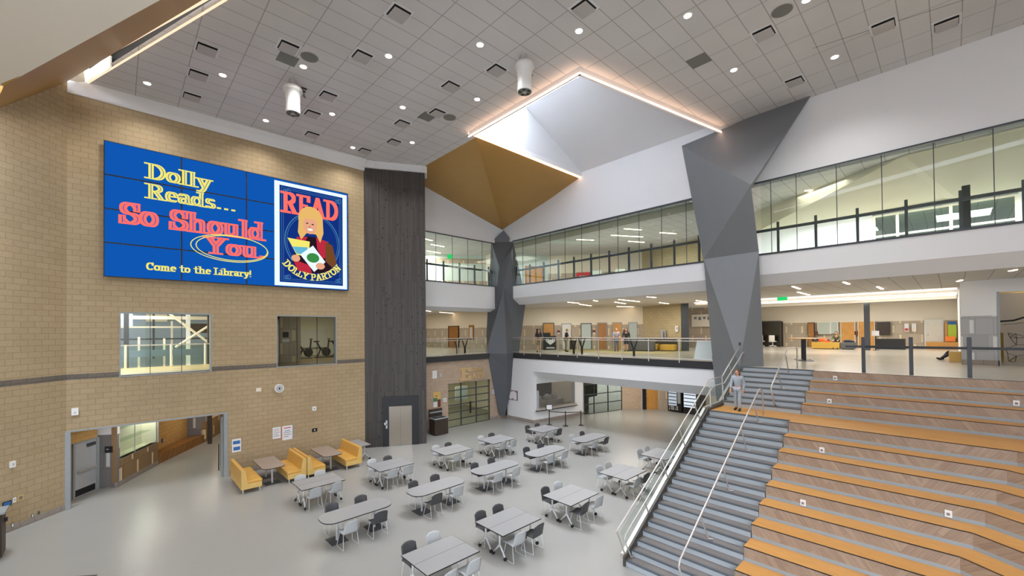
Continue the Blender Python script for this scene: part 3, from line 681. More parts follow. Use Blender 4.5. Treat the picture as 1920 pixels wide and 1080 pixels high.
# ------------------------------------------------------------------ serving counter wall, second glass door, vending alcove
KA, KB = (20.7,19.75), (25.4,19.12)
kd = Vector((KB[0]-KA[0], KB[1]-KA[1], 0)); kL = kd.length; kd.normalize()
def kat(u): return (KA[0]+kd.x*u, KA[1]+kd.y*u)
b = MB(); grid_wall(b, 0, kL, 0, 3.2, [(.25,3.9,.86,2.68)], lambda a,c,z0,z1: b.bar(kat(a),kat(c),.25,z0,z1,side=1)); b.bar(kat(kL),(kat(kL)[0]+.2,kat(kL)[1]+1.2),.25,0,3.2)
struct('wall_serving', b, 'white')
b = MB(); b.bar(kat(-.02),kat(kL),.03,0,.22,side=-1); b.box(XR-.045,19.75,0,XR-.02,22.35,.22); struct('baseboard_serving', b, 'basegrey')
t = thing('serving_grille', 'rolling metal grille closed over the serving counter window', 'grille', (*kat(2),.9))
org = (*kat(2),.9); mb = MB()
for k in range(34): mb.bar(kat(.27+k*.107),kat(.285+k*.107),.015,1.0,2.66)
for k in range(15): mb.bar(kat(.26),kat(3.88),.018,1.02+k*.112,1.032+k*.112)
mb.build('bars','mesh',t,org); MB().bar(kat(.2),kat(3.95),.3,.84,.98).build('counter','steel',t,org)
MB().bar(kat(.25),kat(.42),.12,.98,2.2).build('side_guide','alu',t,org); MB().bar(kat(.15),kat(4.0),.34,.80,.85).build('counter_edge','black',t,org)
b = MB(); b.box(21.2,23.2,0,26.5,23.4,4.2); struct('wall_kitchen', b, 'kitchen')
tag(MB().box(22.6,23.1,1.6,24.2,23.2,2.6).build('kitchen_hatch','cream',org=(23.4,23.1,1.6)), 'lit kitchen hatch seen through the rolling grille', 'hatch')
tag(MB().box(21.6,21.2,0,25.6,22.0,1.0).build('kitchen_counter','steel',org=(23.5,21.6,0), bevel=.02), 'steel kitchen counter behind the rolling grille', 'counter')
for i,(x,y) in enumerate(((22.3,21.5),(23.1,21.6),(24.0,21.5),(24.9,21.6))):
    t = thing('food_warmer', 'small steel food warmer, %s along the kitchen counter' % ORD[i], 'appliance', (x,y,1.0), group='food warmers behind the grille')
    MB().box(x-.25,y-.2,1.0,x+.25,y+.2,1.35).build('body','steel',t,(x,y,1.0),bevel=.03); MB().ball((x,y,1.36),(.22,.18,.12)).build('lid','alu',t,(x,y,1.0),smooth=True)
GA, GB = (25.45,19.06), (29.15,18.15)
d2, at2 = garage('door_2', GA, GB, 2.95, (0,.25,.62,1), 4, 'dark sectional glass door right of the serving counter', 'glass_dark')
b = MB(); b.bar((25,25.5),(31,23),.2,0,4.2); struct('wall_dim_room', b, 'cream')
t = thing('stacked_bench', 'dim stacked furniture behind the second sectional glass door', 'furniture', (28,20.6,0))
MB().box(27.2,20.3,.9,28.9,21.1,1.9).build('body','slate_fab',t,(28,20.6,0)); MB().box(26.9,20.0,0,27.3,20.5,1.2).build('base','black',t,(28,20.6,0))
b = MB(); b.bar((29.15,18.15),(30.35,17.06),.2,0,3.4,side=1); b.bar((25.4,19.12),(29.2,18.12),.2,2.95,3.4,side=1); struct('wall_brick_pier', b, 'brick_pink')
b = MB(); b.bar((30.35,17.0),(30.55,16.85),.2,0,3.4); struct('column_black_post', b, 'black')
dO = MB(); dO.bar((30.55,16.95),(31.25,16.2),.06,0,2.15); o = struct('door_3', dO, 'oak', label='honey wood door beyond the dining floor'); MB().ball((30.62,16.8,1.0),.05,8).build('door_handle','steel',o)
b = MB(); b.bar((30.5,17.1),(31.3,16.3),.1,2.15,3.4,side=1); struct('wall_over_door', b, 'cream')
b = MB(); b.bar((31.25,16.2),(31.5,15.4),.2,0,3.4,side=1); struct('wall_tile_pier', b, 'tile_mid')
b = MB(); b.bar((31.55,15.5),(31.9,15.35),.25,0,3.4); struct('column_dark_post', b, 'charcoal')
b = MB(); b.box(32.2,6.5,0,32.4,15.6,4.3); struct('wall_vending', b, 'cream_light')
b = MB(); b.box(21.4,6.3,4.15,32.4,19.4,4.3); struct('ceiling_lower', b, 'white')
for i,(y0,y1,wid) in enumerate(((14.15,15.25,'black drinks vending machine with white lettering on its base'),(12.7,14.05,'snack vending machine with lit shelves beside the drinks machine'))):
    x = 31.0; t = thing('vending_machine', wid, 'vending machine', (x+.4,(y0+y1)/2,0), group='vending machines'); org = (x+.4,(y0+y1)/2,0)
    MB().box(x,y0,.05,x+.85,y1,1.95).build('cabinet','black',t,org,bevel=.02)
    w = MB().box(x-.02,y0+.38,.5,x,y1-.08,1.85).build('window', emis('vending window %d'%i,(206,216,226),.9 if i else .6),t,org)
    mb = MB()
    for k in range(5): mb.box(x-.04,y0+.4,.62+k*.26,x-.01,y1-.1,.68+k*.26)
    mb.build('shelf','black',w,org)
    MB().box(x-.03,y0+.08,.7,x,y0+.3,1.6).build('coin_panel','charcoal' if i else 'greyframe',t,org)
    if i == 0:
        mb = MB(); letter(mb,'PEPSI',(0,.2),.24,lambda u,v: (x-.012,y1-.12-u,v),(.18,.16),.78); mb.build('lettering','paper',t,org)
plate('wall_notice', 'white notice high on the brick pier beside the second glass door', 'sign', [(29.35,17.9,2.35),(29.6,17.68,2.35),(29.6,17.68,2.6),(29.35,17.9,2.6)], 'paper')
plate('wall_notice', 'white notice with grey print left of the black post', 'sign', [(29.95,17.36,1.9),(30.25,17.08,1.9),(30.25,17.08,2.2),(29.95,17.36,2.2)], 'paper', extra=[('print','grey_ink',[(.1,.3,.5,.7)])])
lamp('alcove_lamp', 'AREA', (27,16,4.1), 320*LK, (1,.9,.76), 3); lamp('alcove_lamp', 'AREA', (29,11.5,4.1), 150*LK, (1,.9,.76), 3); lamp('kitchen_lamp','AREA',(23.5,22.2,4),40*LK,(1,.9,.75),2); lamp('dim_room_lamp','AREA',(28.2,21.5,4),30*LK,(1,.9,.75),2)
# queue stanchions
S = [(21.15,18.75),(21.6,17.72),(22.45,17.1)]
for i,(x,y) in enumerate(S):
    t = thing('queue_stanchion', ['black stanchion topped by a small white sign frame','middle black belt stanchion below the serving counter','black belt stanchion at the end away from the sign'][i], 'stanchion', (x,y,0), group='queue stanchions')
    org = (x,y,0); MB().cyl((x,y),.17,0,.025,20).build('base','black',t,org); MB().cyl((x,y),.032,.025,.98,12).build('post','black',t,org)
    if i < 2:
        a, c = S[i], S[i+1]; MB().bar(a,c,.006,.86,.91).build('belt','black',t,org)
    if i == 0:
        fr_ = MB().slab([(x-.16,y+.16,1.0),(x+.16,y-.16,1.0),(x+.16,y-.16,1.36),(x-.16,y+.16,1.36)],.02).build('sign_frame','black',t,org)
        MB().slab([(x-.135,y+.115,1.03),(x+.125,y-.145,1.03),(x+.125,y-.145,1.33),(x-.135,y+.115,1.33)],.004).build('sign_sheet','paper',fr_,org)
t = thing('entrance_mat', 'dark entrance mat at the bottom edge of the floor', 'mat', (-.9,15.4,0)); MB().prism([(-.36,15.6),(-1.5,14.3),(-2.6,15.2),(-1.3,16.3)],.0,.012).build('mat_pile','mat',t,(-.9,15.4,0))
t = thing('lectern_cabinet', 'dark brown cabinet with grey top by the angled brick wall', 'cabinet', (-2.75,18.7,0)); org=(-2.75,18.7,0)
cb = [(-2.36,18.62),(-2.36,19.2),(-3.3,19.2),(-3.3,18.0)]
MB().prism(cb,.06,1.28).build('body','dark_wood',t,org); MB().prism([(-2.3,18.56),(-2.3,19.25),(-3.35,19.25),(-3.35,17.95)],1.28,1.33).build('top','greyframe',t,org); MB().box(-2.36,18.95,.95,-2.3,19.05,1.05).build('latch','black',t,org)
# devices on the angled wall
def dev(name, label, cat, s0, s1, z0, z1, mat, th=.03, extra=()):
    a = along(s1, th); c = along(s0, th)
    return plate(name, label, cat, [(a[0],a[1],z0),(c[0],c[1],z0),(c[0],c[1],z1),(a[0],a[1],z1)], mat, th, extra)
dev('wall_strobe','white fire strobe high on the angled brick wall','strobe',1.55,1.68,2.06,2.26,'plastic_white',.06,[('lens','alu',[(.3,.3,.7,.7)])])
dev('room_sign','blue tactile sign on the angled brick wall','sign',1.62,1.86,.85,1.02,'black',.012,[('print','blue_ink',[(.1,.15,.9,.85)])])
dev('light_switch','white switch plate beside the blue sign','switch',1.50,1.58,.9,1.06,'plastic_white',.012,[('toggle','grey_ink',[(.35,.35,.65,.65)])])
dev('wall_plate','square tan plate on the angled brick wall','plate',1.30,1.45,.9,1.07,'vinyl_pale',.012,[('inset','grille',[(.15,.15,.85,.85)])])
dev('power_outlet','brown outlet low on the angled wall, far one of a pair','outlet',.82,.9,.2,.34,'grille',.012,[('socket','black',[(.3,.2,.7,.8)])])
dev('power_outlet','brown outlet low on the angled wall, near one of a pair','outlet',1.0,1.08,.18,.32,'grille',.012,[('socket','paper',[(.3,.2,.7,.8)])])
dev('power_outlet','white outlet by the dark brown cabinet','outlet',1.55,1.64,.1,.26,'grille',.012,[('socket','paper',[(.3,.2,.8,.8)])])
# items on the brick wall
def onleft(x0,z0,x1,z1,th=.0): return [(x0,YL-.005-th,z0),(x1,YL-.005-th,z0),(x1,YL-.005-th,z1),(x0,YL-.005-th,z1)]
o = plate('wall_strobe','white alarm strobe above the corridor opening','strobe',onleft(-1.2,3.4,-1.02,3.66,.06),'plastic_white',.06,[('lens','alu',[(.3,.2,.7,.5)])])
t = thing('wall_clock','round white clock on the brick wall','clock',(5.63,YL,3.7)); mb = MB(); mb.tube([(5.63,YL,3.7),(5.63,YL-.1,3.7)],.2,24); mb.build('case','plastic_white',t,(5.63,YL,3.7)); mb=MB(); mb.tube([(5.63,YL-.1,3.7),(5.63,YL-.105,3.7)],.16,24); mb.build('dial','alu',t,(5.63,YL,3.7))
mb=MB(); mb.box(5.6,YL-.112,3.66,5.66,YL-.106,3.74); mb.build('hand','black',t,(5.63,YL,3.7))
plate('wall_sensor','small pale box left of the round clock','sensor',onleft(4.68,3.64,4.88,3.8,.04),'cream_light',.04)
plate('wall_sensor','small white square device above the black sign','sensor',onleft(7.13,2.42,7.32,2.62,.04),'plastic_white',.04,[('lens','grey_ink',[(.35,.35,.65,.65)])])
plate('room_sign','small black sign with white mark above the booths','sign',onleft(7.12,1.34,7.38,1.52),'black',.01,[('print','paper',[(.4,.3,.6,.7)])])
plate('paper_notice','plain white notice left of the red bordered notice','poster',onleft(5.36,1.32,5.7,1.86),'paper',.006,[('print','grey_ink',[(.1,.8,.9,.84),(.1,.66,.8,.7),(.1,.5,.9,.54),(.1,.36,.7,.4),(.1,.2,.85,.25)])])
plate('paper_notice','notice with red heading and coloured border above the booths','poster',onleft(5.74,1.18,6.25,1.86),'paper',.006,[('print','red_ink',[(.2,.82,.8,.88),(.0,.0,.05,1)]),('print','blue_ink',[(.95,0,1,1),(.25,.62,.75,.66)]),('print','grey_ink',[(.15,.5,.85,.54),(.15,.36,.85,.4),(.15,.22,.6,.26)])])
plate('paper_notice','notice with bold blue print above the first booth','poster',onleft(3.74,1.02,4.08,1.6),'paper',.006,[('print','blue_ink',[(.1,.6,.9,.86),(.15,.12,.9,.4)])])
# ------------------------------------------------------------------ dining furniture
def chair_proto(kind):
    sh = 'shell_light' if kind == 'L' else 'shell_dark'
    t = thing('dining_chair', 'x', 'chair', (0,0,0))
    # faces +Y; seat .46 wide
    def patch(fn, nu, nv, th):
        A = [[Vector(fn(i/nu, j/nv)) for j in range(nv+1)] for i in range(nu+1)]
        vs = [tuple(p) for r in A for p in r]; k = nv+1; fs = []
        for i in range(nu):
            for j in range(nv): fs.append((i*k+j,(i+1)*k+j,(i+1)*k+j+1,i*k+j+1))
        mb = MB().add(vs, fs); return mb
    def seat(u, v):
        x = (u-.5)*.46*(1-.1*(v-.5)); y = -.21+.43*v
        return (x, y, .45+.03*abs(u-.5)*2*abs(u-.5)+.015*(1-v)-(.03*max(0,v-.8)*5))
    def back(u, v):
        wd = .44*(1-.06*v) ; x = (u-.5)*wd; rd = 0
        if v > .86: rd = (v-.86)*.5*abs(2*u-1)**3
        return (x, -.2-.10*v-.04*(1-(2*u-1)**2)*(.4+.6*v), .44+.40*v-rd)
    for nm, fn in (('seat', seat), ('backrest', back)):
        o = patch(fn, 8, 8, .014).build(nm, sh, t, smooth=True)
        s = o.modifiers.new('thick', 'SOLIDIFY'); s.thickness = .018; s.offset = 0
    for sx in (-1, 1):
        mb = MB(); x = sx*.235
        mb.tube([(x*.8,.12,.44),(x*.98,.22,.02),(x*1.02,.2,.012),(x*1.02,-.24,.012),(x*.98,-.25,.02),(x*.86,-.17,.46)], .0085, 6)
        mb.build('leg', 'white_metal', t, smooth=True)
    mb = MB(); mb.tube([(-.2,.12,.435),(.2,.12,.435)], .008, 6); mb.tube([(-.2,-.15,.43),(.2,-.15,.43)], .008, 6); mb.build('crossbar', 'white_metal', t)
    return t
CH = {k: chair_proto(k) for k in 'LD'}; used_chair = set()
def chair(kind, x, y, rz, label, group='dining chairs'):
    if kind not in used_chair:
        used_chair.add(kind); c = CH[kind]; c.location = (x,y,0); c.rotation_euler = (0,0,rz); c['label'] = label; c['group'] = group; return c
    return dup(CH[kind], (x,y,0), rz, label, group)

def flip_table():
    t = thing('flip_top_table', 'x', 'table', (0,0,0))
    MB().box(-.765,-.3,.722,.765,.3,.742).build('tabletop', 'top_grey', t)
    mb = MB()
    for (x0,y0,x1,y1) in ((-.772,-.307,.772,-.3),(-.772,.3,.772,.307),(-.772,-.3,-.765,.3),(.765,-.3,.772,.3)): mb.box(x0,y0,.716,x1,y1,.7425)
    mb.build('edge_band', 'black', t)
    for sx in (-1, 1):
        x = sx*.62; mb = MB()
        mb.tube([(x,0,.70),(x,0,.34)], .028, 8); mb.box(x-.02,-.2,.69,x+.02,.2,.72)
        for sy in (-1, 1): mb.tube([(x,0,.36),(x,sy*.07,.27),(x+sx*.02,sy*.24,.09)], [.028,.024,.018], 8)
        lg = mb.build('leg', 'white_metal', t, smooth=True)
        for sy in (-1, 1):
            c = MB(); c.tube([(x+sx*.02-.03,sy*.25,.045),(x+sx*.02+.03,sy*.25,.045)], .045, 12); c.box(x+sx*.02-.012,sy*.25-.02,.05,x+sx*.02+.012,sy*.25+.02,.1); c.build('caster', 'rubber', lg)
    mb = MB(); mb.tube([(-.62,0,.66),(.62,0,.66)], .02, 8); mb.build('beam', 'white_metal', t)
    return t
FT = flip_table(); ft_used = [False]
def flip(x, y, label, rz=0., group='flip top dining tables'):
    if not ft_used[0]:
        ft_used[0] = True; FT.location = (x,y,0); FT.rotation_euler = (0,0,rz); FT['label'] = label; FT['group'] = group; return FT
    return dup(FT, (x,y,0), rz, label, group)
def oval_table():
    t = thing('oval_table', 'x', 'table', (0,0,0)); L, W = 2.18, .92; r = .40
    def outline(g):
        P = []
        for cx, cy, a in ((L/2-.34,W/2-.36,0),(-L/2+.34,W/2-.36,90),(-L/2+.34,-W/2+.36,180),(L/2-.34,-W/2+.36,270)):
            for k in range(9):
                b_ = radians(a+k*90/8); P.append((cx+(.34+g)*cos(b_), cy+(.36+g)*sin(b_)))
        return P
    MB().prism(outline(0), .722, .742).build('tabletop', 'top_grey', t); MB().prism(outline(.007), .712, .736).build('edge_band', 'black', t)
    for sx in (-1, 1):
        mb = MB(); mb.cyl((sx*.6,0), .036, .012, .72, 12); mb.box(sx*.6-.2,-.2,.68,sx*.6+.2,.2,.71); p = mb.build('pedestal', 'alu', t)
        MB().box(sx*.6-.25,-.28,0,sx*.6+.25,.28,.014).build('base_plate', 'charcoal', p)
    return t
OT = oval_table(); ot_used = [False]
def oval(x, y, label):
    if not ot_used[0]: ot_used[0] = True; OT.location = (x,y,0); OT['label'] = label; OT['group'] = 'oval dining tables'; return OT
    return dup(OT, (x,y,0), 0, label, 'oval dining tables')
ROWN = {'T': 'front row', 'O': 'oval middle row', 'S': 'rear row'}
XS = {'T': (5.93, 8.4, 11.25, 14.5, 17.8), 'O': (5.48, 8.41, 11.32, 14.5, 17.9), 'S': (5.53, 8.42, 11.55, 14.3, 17.7)}
YS = {'T': (8.95, 9.1, 9.03, 9.03, 9.1), 'O': (13.0, 12.95, 13.03, 13.12, 13.12), 'S': (16.55, 16.45, 16.4, 16.3, 16.12)}
CC = {'T': ('DL LL','DD LD','DL DL','LL LD','LL LL'), 'O': ('DD LD','DD DL','DD LL','DD LL','LD LD'), 'S': ('LL LL','LD LL','LD LL','LD LL','DD LD')}
KIND = {'L': 'light grey', 'D': 'dark grey'}
for row in 'TOS':
    for i in range(5):
        x, y = XS[row][i], YS[row][i]; nth = ORD[i]
        if row == 'O': oval(x, y, 'oval grey dining table, %s of five in the middle row' % nth)
        else:
            flip(x, y+.302, 'rectangular grey table on casters, wall-side half, %s pair of the %s' % (nth, ROWN[row]), pi)
            flip(x, y-.302, 'rectangular grey table on casters, near-side half, %s pair of the %s' % (nth, ROWN[row]))
        hw = .50 if row == 'O' else .60
        for side, cs in zip((1, -1), CC[row][i].split()):
            for j, k in enumerate(cs):
                xx = x+(-.36, .36)[j]+random.uniform(-.03,.03)+(.05 if side > 0 and row == 'O' else 0)
                if row == 'O': xx = x+(-.42,.42)[j]*1.12+(.0 if side > 0 else -.02)
                yy = y+side*(hw+.0+random.uniform(-.02,.05)); rz = (pi if side > 0 else 0)+random.uniform(-.08,.08)
                chair(k, xx, yy, rz, '%s wire-base chair, %s %s seat at %s table of the %s' % (KIND[k], 'wall-side' if side > 0 else 'near-side', ('left','right')[j], nth, ROWN[row]))

# ------------------------------------------------------------------ booths along the brick wall
def booth(x0, x1, back, label):
    """bench from y=19.28 to 21.4; back at x0 side when back<0"""
    y0, y1 = 19.28, 21.42; xc = (x0+x1)/2; t = thing('booth_bench', label, 'bench', (xc,20.35,0), group='booth benches'); org = (xc,20.35,0)
    s = 1 if back < 0 else -1; xb = x0 if back < 0 else x1; xf = x1 if back < 0 else x0
    MB().box(xb,y0,.16,xf,y1,.36).build('base', 'vinyl_pale', t, org, bevel=.012)
    for k in range(3):
        a = y0+.02+k*(y1-y0-.04)/3; MB().box(xb+s*.16,a,.36,xf+s*.02,a+(y1-y0-.04)/3-.008,.47).build('seat_cushion', 'vinyl', t, org, bevel=.03)
    P = [(xb,.36),(xb,.92),(xb+s*.06,.96),(xb+s*.14,.92),(xb+s*.22,.42),(xb+s*.22,.36)]
    mb = MB(); k = len(P); mb.add([(x,y0+.03,z) for x,z in P]+[(x,y1,z) for x,z in P],[tuple(range(k)),tuple(range(k,2*k))[::-1]]+[(i,k+i,k+(i+1)%k,(i+1)%k) for i in range(k)]); mb.build('backrest','vinyl',t,org,bevel=.02)
    mb = MB(); mb.add([(x,y0-.005,z) for x,z in P]+[(x,y0+.03,z) for x,z in P],[tuple(range(k)),tuple(range(k,2*k))[::-1]]+[(i,k+i,k+(i+1)%k,(i+1)%k) for i in range(k)]); mb.build('end_panel','vinyl_pale',t,org)
    for x in (x0+.07, x1-.07):
        for y in (y0+.07, y1-.07): MB().cyl((x,y),.028,0,.16,10).build('leg','alu',t,org)
booth(3.55, 4.27, -1, 'mustard booth bench with its back to the corridor opening')
booth(5.22, 5.96, 1, 'mustard booth bench facing the first booth table, back to back with another')
booth(5.99, 6.75, -1, 'mustard booth bench facing the second booth table, back to back with another')
booth(7.66, 8.42, 1, 'mustard booth bench nearest the lift tower')
def booth_table(x0, x1, label):
    y0, y1 = 19.45, 21.4; xc = (x0+x1)/2; t = thing('booth_table', label, 'table', (xc,20.4,0), group='booth tables'); org = (xc,20.4,0)
    def P(g):
        Q = []
        for cx, cy, a in ((x1-.2,y1-.06,0),(x0+.2,y1-.06,90),(x0+.24,y0+.24,180),(x1-.24,y0+.24,270)):
            r = .06 if cy > 20 else .24; r = r+g
            for k in range(7): b_ = radians(a+k*15); Q.append((cx+(r+(.14 if cy > 20 else 0))*cos(b_), cy+r*sin(b_)))
        return Q
    MB().prism(P(0), .722, .744).build('tabletop','top_taupe',t,org); MB().prism(P(.006), .714, .738).build('edge_band','black',t,org)
    for y in (19.9, 20.9):
        p = MB().cyl((xc,y),.04,.012,.72,12).build('pedestal','alu',t,org); MB().box(xc-.3,y-.25,0,xc+.3,y+.25,.014).build('base_plate','charcoal',p,org)
booth_table(4.36, 5.2, 'taupe booth table with rounded front corners between the first two benches')
booth_table(6.78, 7.62, 'taupe booth table with rounded front corners beside the bench nearest the lift')
flip(8.92, 20.75, 'taupe grey flip-top table parked between the last booth and the lift tower', pi/2, 'parked table')

# ------------------------------------------------------------------ corridor behind the opening
b = MB(); b.box(-1.36,YL-.03,0,-1.22,YL+.36,2.81); b.box(3.44,YL-.03,0,3.58,YL+.36,2.81); b.box(-1.33,YL-.02,2.79,3.58,YL+.34,2.85); struct('trim_9', b, 'greyframe')
b = MB(); b.bar((3.42,YL+.36),(3.50,YL+1.15),.05,0,2.6); o = struct('door_4', b, 'greyframe'); MB().tube([(3.38,YL+.9,.1),(3.38,YL+.9,1.3)],.02,8).build('door_handle','black',o)
b = MB(); b.bar((-1.5,22.55),(-1.26,23.36),.1,0,2.81,side=1); b.bar((-1.26,23.38),(-.58,24.25),.1,2.12,2.81,side=1); struct('wall_corridor', b, 'brick_c')
b = MB(); b.bar((-1.25,23.40),(-1.2,23.47),.1,0,2.12); b.bar((-.64,24.2),(-.56,24.3),.12,0,2.12); b.bar((-1.25,23.40),(-.56,24.3),.1,2.08,2.14); struct('trim_10', b, 'greyframe')
b = MB(); b.bar((-1.2,23.47),(-.63,24.2),.05,.01,2.08); o = struct('door_5', b, 'alu', label='grey corridor door with push bar')
dd = Vector((.57,.73,0)).normalized(); dn = Vector((.73,-.57,0)).normalized()
def dpt(u, off, z): p = Vector((-1.2,23.47,0))+dd*u+dn*off; return (p.x,p.y,z)
mb = MB(); mb.tube([dpt(.06,.1,1.0),dpt(.84,.1,1.0)],.03,8); mb.build('door_handle','steel',o)
mb = MB(); mb.slab([dpt(.03,.035,.05),dpt(.88,.035,.05),dpt(.88,.035,.3),dpt(.03,.035,.3)],.01); mb.build('kick_plate','black',o)
mb = MB(); mb.slab([dpt(.5,.08,1.88),dpt(.85,.08,1.88),dpt(.85,.08,2.0),dpt(.5,.08,2.0)],.05); mb.build('door_closer','charcoal',o)
b = MB(); b.bar((-.56,24.3),(.02,23.95),.15,0,2.2,side=1); struct('wall_corridor_slate', b, 'tile_slate')
b = MB(); b.bar((-.56,24.3),(.02,23.95),.15,2.2,2.9,side=1); struct('wall_corridor_white', b, 'white')
plate('room_sign','small black sign on the slate tiles by the corridor door','sign',[(-.36,24.16,1.45),(-.12,24.02,1.45),(-.12,24.02,1.72),(-.36,24.16,1.72)],'black',.02,[('print','paper',[(.2,.5,.5,.6)])])
cA, cB, cC, cD = (.02,23.95), (1.47,26.7), (3.77,30.2), (5.1,32.8)
cv = Vector((cB[0]-cA[0],cB[1]-cA[1],0)).normalized()
def cpt(u, off=0.): n = Vector((-cv.y,cv.x,0)); p = Vector((cA[0],cA[1],0))+cv*u+n*off; return (p.x,p.y)
b = MB(); b.bar(cpt(0),cpt(3.1),.2,.2,1.12,side=1); b.bar(cpt(0),cpt(.12),.2,1.1,2.9,side=1); struct('wall_corridor_tile', b, 'tile_cor')
b = MB(); b.bar(cpt(-.01,-.01),cpt(3.12,-.01),.1,0,.2,side=1); struct('baseboard_corridor', b, 'basegrey')
t = thing('display_case', 'lit glass display case with glass shelves in the corridor wall', 'display case', (*cpt(1.6),1.1)); org = (*cpt(1.6),1.1)
MB().bar(cpt(.12,.62),cpt(3.0,.62),.05,1.1,2.85).build('back_panel','cream_light',t,org); MB().bar(cpt(2.97,.02),cpt(2.97,.62),.05,1.1,2.85).build('side_panel','cream_light',t,org)
MB().prism([cpt(.12,0),cpt(3,0),cpt(3,.6),cpt(.12,.6)],1.08,1.12).build('floor_panel','tan',t,org)
for z in (1.75,2.3): MB().prism([cpt(.4,.15),cpt(2.8,.15),cpt(2.8,.55),cpt(.4,.55)],z,z+.012).build('shelf','glass_green',t,org)
MB().bar(cpt(.12),cpt(3.0),.01,1.12,2.85).build('front_glass','glass',t,org); mb = MB(); mb.bar(cpt(1.2),cpt(1.22),.03,1.12,2.85); mb.bar(cpt(3.0,-.02),cpt(3.06,-.02),.06,1.1,2.9); mb.build('frame','alu',t,org)
MB().box(1.55,26.2,1.12,1.62,26.3,1.32).build('lock','black',t,org)
b = MB(); b.bar((.95,26.95),(2.95,30.45),.2,0,2.9,side=1); struct('wall_corridor_block', b, 'brick_c')
tag(MB().prism([(1.47,26.72),(3.72,30.2),(3.1,30.42),(1.06,26.98)],0,.45).build('corridor_bench','bench_wood',org=(2.4,28.6,0)),'long slatted brown wood bench along the corridor wall','bench')
b = MB(); b.bar((2.85,30.5),(3.75,30.25),.15,0,2.9,side=1); struct('wall_corridor_pier', b, 'tile_slate')
b = MB(); b.bar(cC,cD,.2,0,1.2,side=1); b.bar((3.3,30.4),(4.6,33),.1,1.2,2.9,side=1); struct('wall_corridor_far', b, 'tile_cor')
b = MB(); b.bar((5.4,33),(6.2,22.6),.2,0,2.9); b.bar((4.2,33),(6.2,33.2),.2,0,2.9); struct('wall_corridor_right', b, 'cream')
struct('ceiling_corridor', MB().box(-3.4,22.55,2.9,6.4,34,3.0), 'cream_light')
b = MB(); b.box(-3.4,22.5,0,-3.3,27,2.9); struct('wall_corridor_end', b, 'cream')
lamp('corridor_lamp','AREA',(1.6,25.4,2.85),26*LK,(1,.9,.74),1.2); lamp('corridor_lamp','AREA',(.6,23.2,2.85),30*LK,(1,.95,.88),.8); lamp('corridor_lamp','AREA',(3.6,28.6,2.85),40*LK,(1,.9,.74),1.2); lamp('corridor_lamp','AREA',(4.7,31.5,2.85),40*LK,(1,.9,.74),1.); lamp('case_lamp','AREA',(.95,26.3,2.8),45*LK,(1,.95,.86),.8,size_y=.3)
tag(MB().box(-.25,24.05,2.62,.0,24.2,2.78).build('exit_sign','exit',org=(-.1,24.1,2.7)),'green exit sign in the corridor above the slate tiles','exit sign')

# ------------------------------------------------------------------ interior windows of the brick wall and the rooms behind
def window(name, x0, x1, z0, z1, muls, label):
    b = MB(); w = .04
    b.box(x0-.006,YL-.02,z0-.05,x1+.006,YL+.3,z0); b.box(x0-.003,YL-.01,z1-.05,x1+.003,YL+.3,z1+.003); b.box(x0,YL-.006,z0,x0+.04,YL+.29,z1-.05); b.box(x1-.05,YL-.006,z0,x1,YL+.29,z1-.05)
    o = struct(name, b, 'greyframe', label=label)
    b = MB()
    for x in muls: b.box(x-.008,YL+.1,z0,x+.008,YL+.14,z1)
    b.build('mullion','black',o)
    MB().box(x0,YL+.11,z0,x1,YL+.122,z1).build('pane','glass',o)
window('window_1', *W1, (.98, 1.98), 'wide interior window onto the bright hall with yellow lines')
window('window_2', *W2, (6.48, 7.42), 'interior window onto the dim fitness room')
struct('floor_track', MB().box(-6,YL+.3,4.5,5.3,27.4,4.72), 'gym_floor')
b = MB()
for y in (24.2,25.6,26.9): b.box(-6,y,4.72,5.3,y+.4,4.725)
tag(b.build('track_lines','yellow'),kind='structure')
t = thing('glass_balustrade','long glass balustrade beyond the wide interior window','railing',(1,27.3,4.72)); org=(1,27.3,4.72)
for x in (-3,-1.3,.3,2.0,3.4,4.8): MB().cyl((x,27.3),.05,4.72,5.85,10).build('post','plastic_white',t,org)
MB().box(-6,27.29,4.8,5.3,27.3,5.8).build('pane','glass_green',t,org); MB().box(-6,27.27,5.78,5.3,27.33,5.84).build('handrail','steel',t,org)
b = MB(); b.box(-8,37,0,9,37.2,11); struct('wall_hall', b, plain('pale blue hall wall',(150,166,184),.7,var=.3,scale=.3))
b = MB(); b.box(-8,YL+.3,0,-7.8,37,11); b.box(5.3,YL+.35,3.5,5.45,37,8.6); struct('wall_hall_side', b, 'cream')
struct('ceiling_hall', MB().box(-8,YL+.3,8.6,9,37,8.7), 'cream_light')
for i,(x0,z0,x1,z1,lab) in enumerate(((-.2,6.9,.75,8.5,'bright hall window on the left beyond the balustrade'),(-1.6,6.6,-.5,8.4,'hall window at the far left beyond the balustrade'))):
    tag(MB().box(x0,36.9,z0,x1,36.98,z1).build('hall_window',emis('hall window light %d'%i,(214,232,250),1.3),org=(x0,36.9,z0)),lab,'window')
tr = thing('roof_truss','cream steel roof trusses with diagonal braces in the bright hall','truss',(1,31,7.5)); org=(1,31,7.5)
for z,y in ((7.75,30.5),(7.25,33),(8.2,29)):
    MB().box(-8,y,z,5.3,y+.14,z+.2).build('beam','cream_light',tr,org)
for (x0,z0,x1,z1,y) in ((1.6,8.0,4.6,5.2,30.2),(2.4,5.6,4.3,7.1,30.2),(-2,8.0,-.2,7.3,30.2)):
    mb = MB(); mb.tube([(x0,y,z0),(x1,y,z1)],.07,6); mb.build('brace','cream_light',tr,org)
